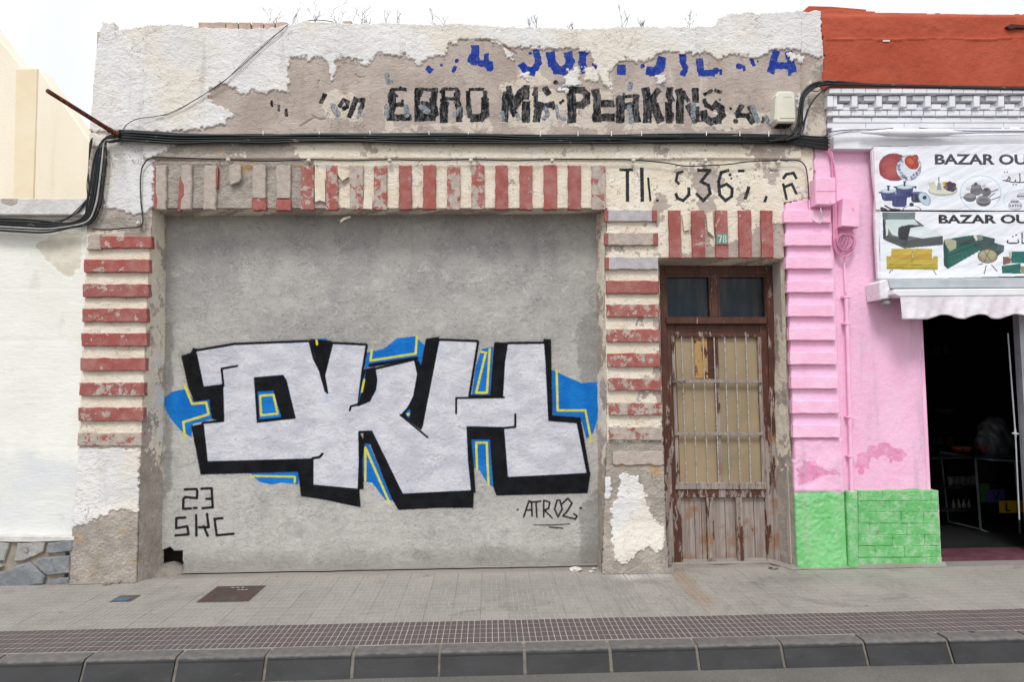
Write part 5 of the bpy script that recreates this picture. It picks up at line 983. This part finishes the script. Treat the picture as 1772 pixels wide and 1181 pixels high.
    A([(1198, 868), (1194, 885), (1215, 892), (1265, 892), (1290, 885), (1285, 862)]); A([(1320, 805), (1322, 892), (1345, 892)], 2.4)
    for q in ((1240, 835), (1268, 822)): A([q], 3)
banner('shop_banner', [(1512, 254), (1772, 249), (1815, 248), (1816, 364), (1772, 364.5), (1516, 363)], 'upper white shop banner printed with cookware, a tagine and BAZAR lettering', -.075, paint1, .7)
banner('shop_banner', [(1523, 367), (1815, 367), (1816, 478), (1772, 478), (1620, 482), (1524, 483)], 'lower white shop banner printed with sofas and a bed under BAZAR lettering', -.07, paint2, .8)
bs = thing('banner_frame', (4.4, 0, 2.4), 'pale folded cloth strip hanging behind the left edge of the two shop banners', 'cloth strip')
n = NT('grubby_cloth', .7, .3); c = n.var('ded5dc', 'e7e2e8', 4); c = n.mix(n.m('MULTIPLY', n.step(n.noise(7, 5, .7), .55, .72), .4), c, 'b3a9aa'); n.bump(n.noise(9, 4), .015); M_CLOTH = n.done(c)
m = MB(); m.prism([(1509, 260), (1515, 253), (1524, 262), (1521, 300), (1526, 360), (1522, 420), (1524, 480), (1520, 490), (1517, 440), (1514, 380), (1516, 340), (1511, 300)], -.062, -.03, .006); m.build('cloth', M_CLOTH, bs)
MB().prism([(1520, 482), (1900, 480), (1900, 484), (1521, 486)], -.09, -.02, .003).build('batten', M_ALU, bs)
# ------------------------------------------------------------------ awning
AW = thing('awning', (4.6, -.1, 2.4), 'closed white roller awning with scalloped valance over the shop doorway', 'awning')
m = MB(); m.prism([(1537, 485), (1900, 483), (1900, 497), (1540, 499)], -.20, .03, .006); m.build('cassette', M_ALU, AW)
m = MB(); m.prism([(1540, 499), (1900, 497), (1900, 505), (1545, 508)], -.12, .03); m.build('slot', plain('dark_awning_slot', '3c3436', '2c2628'), AW)
m = MB(); m.prism([(1546, 501), (1550, 500.5), (1900, 498), (1900, 511), (1556, 514), (1546, 509)], -.27, -.16, .01); m.build('front_bar', plain('white_bar_paint', 'e8e8ea', 'dfdfe2', 5, .4), AW)
m = MB(); m.prism([(1522, 489), (1530, 484), (1542, 486), (1541, 500), (1537, 506), (1542, 512), (1540, 517), (1524, 518)], -.19, .02, .008); m.build('end_cap', M_PPLAIN if False else M_CLOTH, AW)
m = MB(); P = at(1534, 523, -.16); m.lathe((P[0], P[1], P[2]-.02), [(0, -.012), (.03, -.012), (.04, 0), (.04, .02), (.02, .03), (0, .03)], 12); m.build('crank_gear', plain('grey_cast_gear', '7b7a7c', '8f8e90', 20, .5), AW)
MB().tube([at(1540, 508, -.18), at(1548, 505, -.25), at(1552, 506, -.26)], .014, 8).build('bracket', M_ALU, AW)
x0_, x1_ = at(1558, 520, -.262)[0], 5.9; nx = 260; nz = 14; G = np.zeros((nz, nx, 3)); xs = np.linspace(x0_, x1_, nx); zt = at(1600, 512, -.262)[2]
zb = at(1600, 553, -.262)[2]; zp = at(1630, 545, -.262)[2]; per = (at(1755, 545, -.26)[0]-at(1631, 545, -.26)[0])/2; ph = at(1631, 545, -.26)[0]
prof = zb+(zp-zb)*np.clip(np.cos((xs-ph)/per*2*np.pi)*.5+.5, 0, 1); prof[xs < ph-per*.5] = zb
for k in range(nz):
    t = k/(nz-1); G[nz-1-k, :, 0] = xs+.012*t; G[nz-1-k, :, 2] = zt+(prof-zt)*t; G[nz-1-k, :, 1] = -.262-.012*t*np.sin(xs*21+1.5*np.sin(xs*9))-.006*np.sin(xs*57+t*3)*t
sheet('valance', G, M_CLOTH, AW, None, None, .003)

# ------------------------------------------------------------------ junction boxes
def cbox(name, quad, Yf, Yb, mat, bev, label, cat):
    t = thing(name, at(sum(p[0] for p in quad)/len(quad), max(p[1] for p in quad), Yb), label, cat); MB().prism(quad, Yf, Yb, bev).build('housing', mat, t); return t
M_CREAM = plain('aged_cream_plastic', 'dad8c9', 'cfccbb', 6, .45, .001)
t = cbox('cabinet_box', [(1343, 164), (1346, 158.5), (1352, 157), (1370, 157), (1376, 160), (1377, 168), (1378, 206), (1376, 212), (1346, 212), (1341, 206)], -.13, 0, M_CREAM, .014, 'cream plastic telecom box with side vents fixed below the last letter A', 'junction box')
m = MB()
for i in range(6): P = at(1343, 168+i*6.6, -.12); MB().box((P[0]-.006, -.112, P[2]-.006), (P[0]+.016, -.118, P[2]+.004)).build('vent', plain('vent_shadow', '8c897c', '7c796c'), t)
for k in range(16): P = at(1350+k*1.6, 204.5, -.132); m.box((P[0], -.133, P[2]-.003), (P[0]+.004, -.128, P[2]+.003))
props(m.build('drain_slots', plain('slot_dark', '55534a', '55534a'), t), kind='stuff')
m = MB()
for k in range(7): P = at(1356+k*2.1, 167.5, -.132); m.box((P[0], -.1325, P[2]-.004), (P[0]+.006, -.129, P[2]+.004))
props(m.build('embossed_mark', plain('emboss_grey', 'b4b1a2', 'b4b1a2'), t), kind='stuff')
MB().prism([(1345, 211), (1373, 211), (1370, 216), (1349, 216)], -.11, -.01).build('cable_port', plain('black_port', '26241f', '1d1b18'), t)
MB().tube([at(1352, 216, -.06), at(1352, 226, -.05), at(1351, 234, -.04)], .004).tube([at(1361, 216, -.06), at(1361, 225, -.05), at(1357, 234, -.04)], .004).tube([at(1368, 215, -.06), at(1368, 225, -.04), at(1374, 233, -.03), at(1378, 236, -.03)], .004).build('tail_wire', plain('grey_wire', '77746e', '5c5954'), t)
t = cbox('pink_box', [(1411, 308), (1446, 307), (1447, 352), (1437, 355), (1412, 354)], -.115, 0, M_PPLAIN, .008, 'left pink painted junction box with a lid seam, on the edge of the pink pier', 'junction box')
MB().box(tuple(at(1413, 331, -.117))[:1]+(-.1165, at(1413, 331.6, -.117)[2]), (at(1446, 331, -.117)[0], -.114, at(1446, 330.4, -.117)[2])).build('lid_seam', plain('seam_pink', 'c284a2', 'c284a2'), t)
MB().tube([at(1437, 350, -.12), at(1437, 350, -.114)], .005, 8).build('screw', M_ALU, t)
t = cbox('pink_box', [(1459, 343), (1487, 344), (1487, 393), (1456, 391)], -.10, .03, M_PPLAIN, .006, 'right pink painted junction box with wires coiled beneath it', 'junction box'); MB().tube([at(1475, 362, -.104), at(1475, 362, -.099)], .014, 12).build('embossed_disc', M_PB, t)

# ------------------------------------------------------------------ cables
n = NT('black_cable_sheath', .5, .4); c = n.var('0b0c0f', '15171a', 3); c = n.mix(n.m('MULTIPLY', n.step(n.noise(22, 4, .7, n.pos(.4, 1, 1)), .6, .68), .6), c, '8b867e'); M_CAB = n.done(c)
n = NT('green_black_cable', .5, .4); M_CABG = n.done(n.var('0c1c1e', '102426', 3)); M_CABW = plain('pale_grey_cable', 'b4b2ae', '918f8b', 12, .6); M_PW = plain('pink_painted_wire', 'e39cbe', 'd989ae', 20, .6); M_PWD = plain('bare_wire_patch', '6d5258', 'e39cbe', 30, .6)
def cable(name, pts, r, par, mat=None, jit=.0, n_=6, k=6, Y=-.05):
    P = []
    for q in pts: P.append(at(q[0], q[1]+random.uniform(-jit, jit), q[2] if len(q) > 2 else Y))
    P = smooth_path(P, n_); return MB().tube(P, r, k).build(name, mat or M_CAB, par, True)
BU = thing('cable_bundle', at(800, 240, 0), 'thick bundle of black cables strung under the old sign writing and down the left corner', 'cable bundle')
for i in range(12):
    y = 230.4+i*1.25; yo = random.uniform(-1.5, 1.5)
    pts = [(206, 226+i*1.5, -.06), (250, 228+i*1.5, -.05-.012*(i % 3))]+[(x, y+(2.0 if x < 900 else 3.0)+yo*math.sin(x/90+i)+random.uniform(-1.3, 1.3), -.035-.014*(i % 3)) for x in range(310, 1360, 75)]
    pts += [(1375, y+5+yo*.3, -.05), (1400, y+6+i*.3, -.05), (1432, 238+i*1.9, -.05)]
    cable('cable', pts, random.choice((.0085, .010, .011, .0075)), BU, M_CABG if i in (2,) else M_CAB)
for i in range(11):
    o_ = i*2.5+random.uniform(-1, 1)
    cable('cable', [(212, 231+i*1.2, -.05), (192, 234+o_*.5, -.07), (176+o_*.3, 246, -.06), (163+o_*.85, 275, -.055), (156+o_*.95, 320, -.05), (150+o_*.95, 350+o_*.3, -.05), (146+o_*.4, 374+o_*.5, -.045), (120, 386+o_*.35, -.04), (80, 383+o_*.8, -.04), (30, 379+o_*.9, -.04), (-60, 378+o_*.7, -.04)], random.choice((.0075, .009, .0055)), BU, M_CABG if i in (1, 5) else (M_CABW if i == 7 else M_CAB))
for i in range(5): cable('cable', [(160, 238+i, -.04), (155+i, 250, -.04), (153, 290, -.035), (150+i*1.5, 320+3*i, -.035), (150, 345, -.04), (135-i*4, 368+2*i, -.04), (90, 384+i, -.035), (0, 386+i, -.035), (-60, 386, -.035)], .0028, BU, M_CABG if i % 2 else M_CAB, 1)
LOOP = [[(1340, 243), (1368, 234), (1380, 215), (1384, 190), (1388, 165), (1402, 148), (1425, 141), (1455, 142), (1500, 146), (1560, 148), (1772, 153), (1900, 155)], [(1330, 245), (1370, 238), (1386, 218), (1388, 190), (1392, 168), (1408, 152), (1430, 146), (1470, 145.5), (1560, 149.5), (1772, 154.5), (1900, 156)],
        [(1360, 243), (1386, 232), (1394, 205), (1403, 180), (1420, 160), (1440, 148), (1480, 147), (1540, 148.5)], [(1366, 240), (1382, 226), (1382, 200), (1385, 178), (1396, 158), (1412, 146), (1432, 143)], [(1350, 244), (1380, 235), (1391, 210), (1398, 190), (1412, 168), (1430, 152), (1448, 146.5), (1500, 147)], [(1372, 240), (1387, 222), (1386, 200), (1390, 175), (1400, 158), (1415, 158), (1421, 152), (1410, 146)]]
for i, L in enumerate(LOOP): cable('cable', L, (.012, .011, .007, .008, .006, .004)[i], BU, M_CABG if i == 3 else M_CAB, 0, 6, 8, -.07-.012*(i % 3) if True else 0)
for i in range(5): cable('cable', [(1380, 238+i*2, -.05), (1410, 240+i*3, -.05), (1425, 236+i*4, -.05), (1436, 230+i*6, -.05)], .005, BU, M_CAB, 1)
for x in (455, 552, 640, 742, 810, 935, 1000, 1058, 1110, 1222, 1280, 1330): MB().tube([at(x, 227, -.02), at(x+.5, 232, -.05), at(x, 236, -.065)], .004, 5).build('clip', M_WHITE, BU)
TC = thing('thin_cable', at(800, 277, 0), 'single thin black cable on white knobs between the sign and the lintel bricks', 'cable')
cable('cable', [(160, 396, -.03), (185, 398, -.03), (215, 395, -.035), (240, 393, -.04), (247, 386, -.045), (246, 368, -.03), (244, 350, -.03), (243, 322, -.03), (244, 300, -.03), (248, 286, -.03), (262, 273, -.035), (300, 273), (397, 276), (465, 279), (535, 276), (600, 278), (675, 276), (745, 277.5), (815, 276), (885, 278), (955, 276), (1030, 276), (1095, 276.5), (1150, 282), (1185, 287), (1219, 287), (1265, 284), (1290, 280), (1344, 277.5), (1380, 278), (1393, 287), (1397, 305), (1399, 325), (1400, 346)], .0058, TC, None, .3, 6, 6, -.04)
for x, y in ((397, 279), (536, 280), (675, 280), (815, 280), (955, 280), (1095, 280), (1219, 280), (1345, 283), (242, 388)):
    P = at(x, y, -.02); MB().tube([P, P+np.array([0, -.016, 0]), P+np.array([0, -.02, 0]), P+np.array([0, -.034, .001]), P+np.array([0, -.044, .002])], [.013, .013, .019, .019, .009], 10).build('knob', plain('white_porcelain', 'cfcbc2', 'bdb7ab', 30, .35), TC, True)
DC = thing('slack_wire', at(350, 150, 0), 'thin slack pair of wires rising diagonally over white plaster to the parapet', 'wire')
cable('wire', [(213, 224, -.03), (222, 213, -.05), (240, 205, -.05), (270, 201, -.05), (300, 193, -.05), (340, 172, -.05), (385, 142, -.05), (420, 112, -.05), (455, 80, -.05), (492, 47, -.05), (500, 41, 0)], .0034, DC, None, .5); cable('wire', [(268, 201, -.045), (300, 195, -.045), (345, 168, -.045), (384, 144, -.045), (424, 105, -.045), (460, 72, -.045), (490, 50, -.045)], .0026, DC, M_CABW, .5)
cable('wire', [(525, 37, .05), (545, 34.5, .0), (568, 36, 0), (590, 41, .05)], .004, DC)
PO = thing('rusty_pole', at(210, 236, 0), 'rusty iron pipe jutting out from the left corner above the cables', 'pole')
n = NT('rusty_iron', .8, .3); M_RUST = n.done(n.mix(n.step(n.noise(40, 5, .7), .5, .62), n.var('4a2419', '5f3324', 12), '8a5238'))
MB().tube([at(212, 240, .0), at(196, 229, -.10), at(82, 157, -.75)], [.021, .02, .017], 10).build('pipe', M_RUST, PO)
MB().tube([at(207, 236.5, -.03), at(198, 230, -.09)], .028, 8).build('collar', M_RUST, PO); MB().tube([at(188, 224, -.14), at(192, 226.5, -.12)], .026, 8).build('collar', M_RUST, PO)
# wires of the pink house
WB_ = thing('pink_wires', at(1445, 400, .02), 'bundle of pink painted wires with a tangled coil beside the pink boxes', 'wire bundle')
for i in range(7): cable('wire', [(1434+i, 262, -.02), (1439+i*.8, 285, -.03-.006*(i % 2)), (1441+i*.9, 310, -.03), (1441+i, 350, -.03), (1442+i, 395, -.03), (1443+i*1.6, 425, -.03), (1452+i*1.5, 441, -.03), (1466+i, 444-i*2, -.04), (1478+i*.5, 430-i*2, -.04), (1478-i*1.3, 408, -.05), (1470+i, 394, -.05)], .0042, WB_, M_PWD if i == 3 else M_PW, 1.2)
for i in range(7):
    r = random.uniform(9, 17); cx, cy = 1464+random.uniform(-3, 3), 420+random.uniform(-4, 4); cable('wire', [(cx+r*math.cos(a), cy+r*1.15*math.sin(a)+random.uniform(-1, 1), -.04-.004*i) for a in np.linspace(.2+i, 5.2+i, 11)], .0034, WB_, M_PWD if i in (2, 5) else M_PW)
for i in range(4): cable('wire', [(1465+i*4, 394, -.05), (1467+i*2, 402, -.05), (1460+i*5, 415+i*3, -.05), (1455+i*5, 430, -.05)], .0035, WB_, M_PW, 1)
cable('wire', [(1400, 346, -.02), (1402, 365, -.03), (1407, 380, -.05), (1418, 386, -.06), (1423, 378, -.06), (1421, 366, -.09), (1419, 356, -.07)], .005, WB_, plain('white_flex', 'd6c4cc', 'e2d2da', 9, .5))
for y0 in (262, 268, 275): cable('wire', [(1427, 246, -.04), (1434, y0-10, -.04), (1438, y0, -.04), (1441, y0+14, -.03)], .004, WB_, M_PW, 1)
CO = thing('pink_conduit', at(1470, 700, .02), 'pink painted conduit running down the shop wall beside the pier', 'conduit')
cable('pipe', [(1461, 446, 0), (1462, 480, 0), (1464, 512, 0)], .008, CO, M_PPLAIN, 0, 4, 8, 0); cable('pipe', [(1464, 512, -.01), (1466, 560, -.01), (1470, 700, -.01), (1474, 850, -.01), (1477, 982, -.005)], .017, CO, M_PINK and M_PPLAIN, 0, 4, 10)
for x, y in ((1465, 514), (1466, 560), (1471, 722), (1473, 790)): MB().box(tuple(at(x-4.5, y+1.5, -.03)), (at(x+5.5, y, 0)[0], .03, at(x, y-1.5, 0)[2])).build('clamp', M_PPLAIN, CO)
n = NT('green_pipe_paint', .7, .3); MB().prism([(1466, 851), (1485, 851), (1487, 984), (1470, 984)], -.028, .03, .012).build('painted_casing', M_GB, CO)
# white wrapped cable joint on the cornice
WJ = thing('cable_joint', at(1570, 232, 0), 'white painted cable joint bulging between thin cables below the brick cornice', 'cable joint')
P = [at(x, y, -.11) for x, y in ((1490, 229), (1515, 229.5), (1535, 229.5), (1560, 230), (1600, 230), (1630, 230), (1650, 229.5), (1672, 229))]; MB().tube(P, [.008, .018, .032, .036, .036, .034, .018, .007], 12).build('sleeve', M_WB, WJ, True)
for L in ([(1434, 232), (1465, 227), (1495, 228), (1515, 232), (1555, 236.5), (1600, 237), (1650, 235), (1900, 230)], [(1434, 236), (1460, 230), (1490, 227), (1520, 224), (1545, 221.5)], [(1590, 221), (1625, 226), (1655, 231), (1700, 229.5), (1900, 229)], [(1436, 228), (1470, 225), (1510, 224), (1545, 222)], [(1650, 226), (1700, 226.5), (1900, 227)], [(1445, 233), (1480, 226), (1520, 232), (1545, 235)]):
    cable('cable', L, .0045, WJ, random.choice((M_CABW, M_WB, M_CAB)), .4, 6, 6, -.1)

# ------------------------------------------------------------------ dry plants on the parapet
M_TWIG = plain('dry_twig', '857b72', '6a6059', 30, .9)
def twig(px, h, lean, seed, label):
    R = random.Random(seed); base = at(px, 47, .12); m = MB(); H = h/198
    def br(p, d, L, r, dep):
        pts = [p]; q = Vector(p); dd = Vector(d)
        for i in range(4): dd = (dd+Vector((R.gauss(0, .16), R.gauss(0, .12), R.gauss(.05, .08)))).normalized(); q = q+dd*L/4; pts.append(tuple(q))
        m.tube(pts, [r, r*.85, r*.7, r*.55, r*.35], 3, cap=False)
        if dep:
            for k in range(R.choice((2, 3, 3))):
                i = R.randint(1, 4); s_ = R.choice((-1, 1)); br(pts[i], (dd+Vector((s_*R.uniform(.35, .9), R.uniform(-.4, .4), R.uniform(.1, .5)))).normalized(), L*R.uniform(.45, .7), r*.6, dep-1)
    P = Vector(base)+Vector((0, 0, -.04))
    for s_ in range(R.choice((1, 2, 2, 3))): br(tuple(P+Vector((R.uniform(-.05, .05), 0, 0))), (lean+R.gauss(0, .25), R.gauss(0, .2), 1), H*R.uniform(.6, .85), .0042, 3)
    o = m.build('dry_plant', M_TWIG); return props(o, label, 'plant', 'dry weeds along the parapet')
W_ = [(470, 42, -.1, 'leftmost leafless weed, above the loose parapet bricks'), (510, 34, .2, 'leafless weed just left of the short cable on the parapet'), (556, 44, 0, 'tall leafless weed beside the small yellowish brick on the parapet'), (583, 48, .1, 'leafless weed rising right above the small parapet brick'), (616, 52, .1, 'tallest leafless weed right of the small parapet brick'), (662, 38, .2, 'leafless weed above the first faded small letters of the sign'),
      (676, 46, .1, 'bushy leafless weed above the space before the blue letters'), (700, 36, -.2, 'leaning leafless weed left of the blue figure on the sign'), (765, 38, -.4, 'solitary weed bending left above the blue figure four'), (925, 34, .1, 'solitary forked weed above the blue letter J'), (1083, 40, .0, 'wide forked leafless weed above the letter R of the sign'), (1112, 28, .15, 'low leafless weed right of the wide forked one'), (1196, 38, .0, 'rightmost leafless weed, left of the parapet step'), (990, 12, .1, 'tiny leafless sprout between the two forked weeds'), (640, 24, -.1, 'short leafless sprout between the two tallest weeds')]
for i, (px, h, ln, lb) in enumerate(W_): twig(px, h, ln, 50+i, lb)
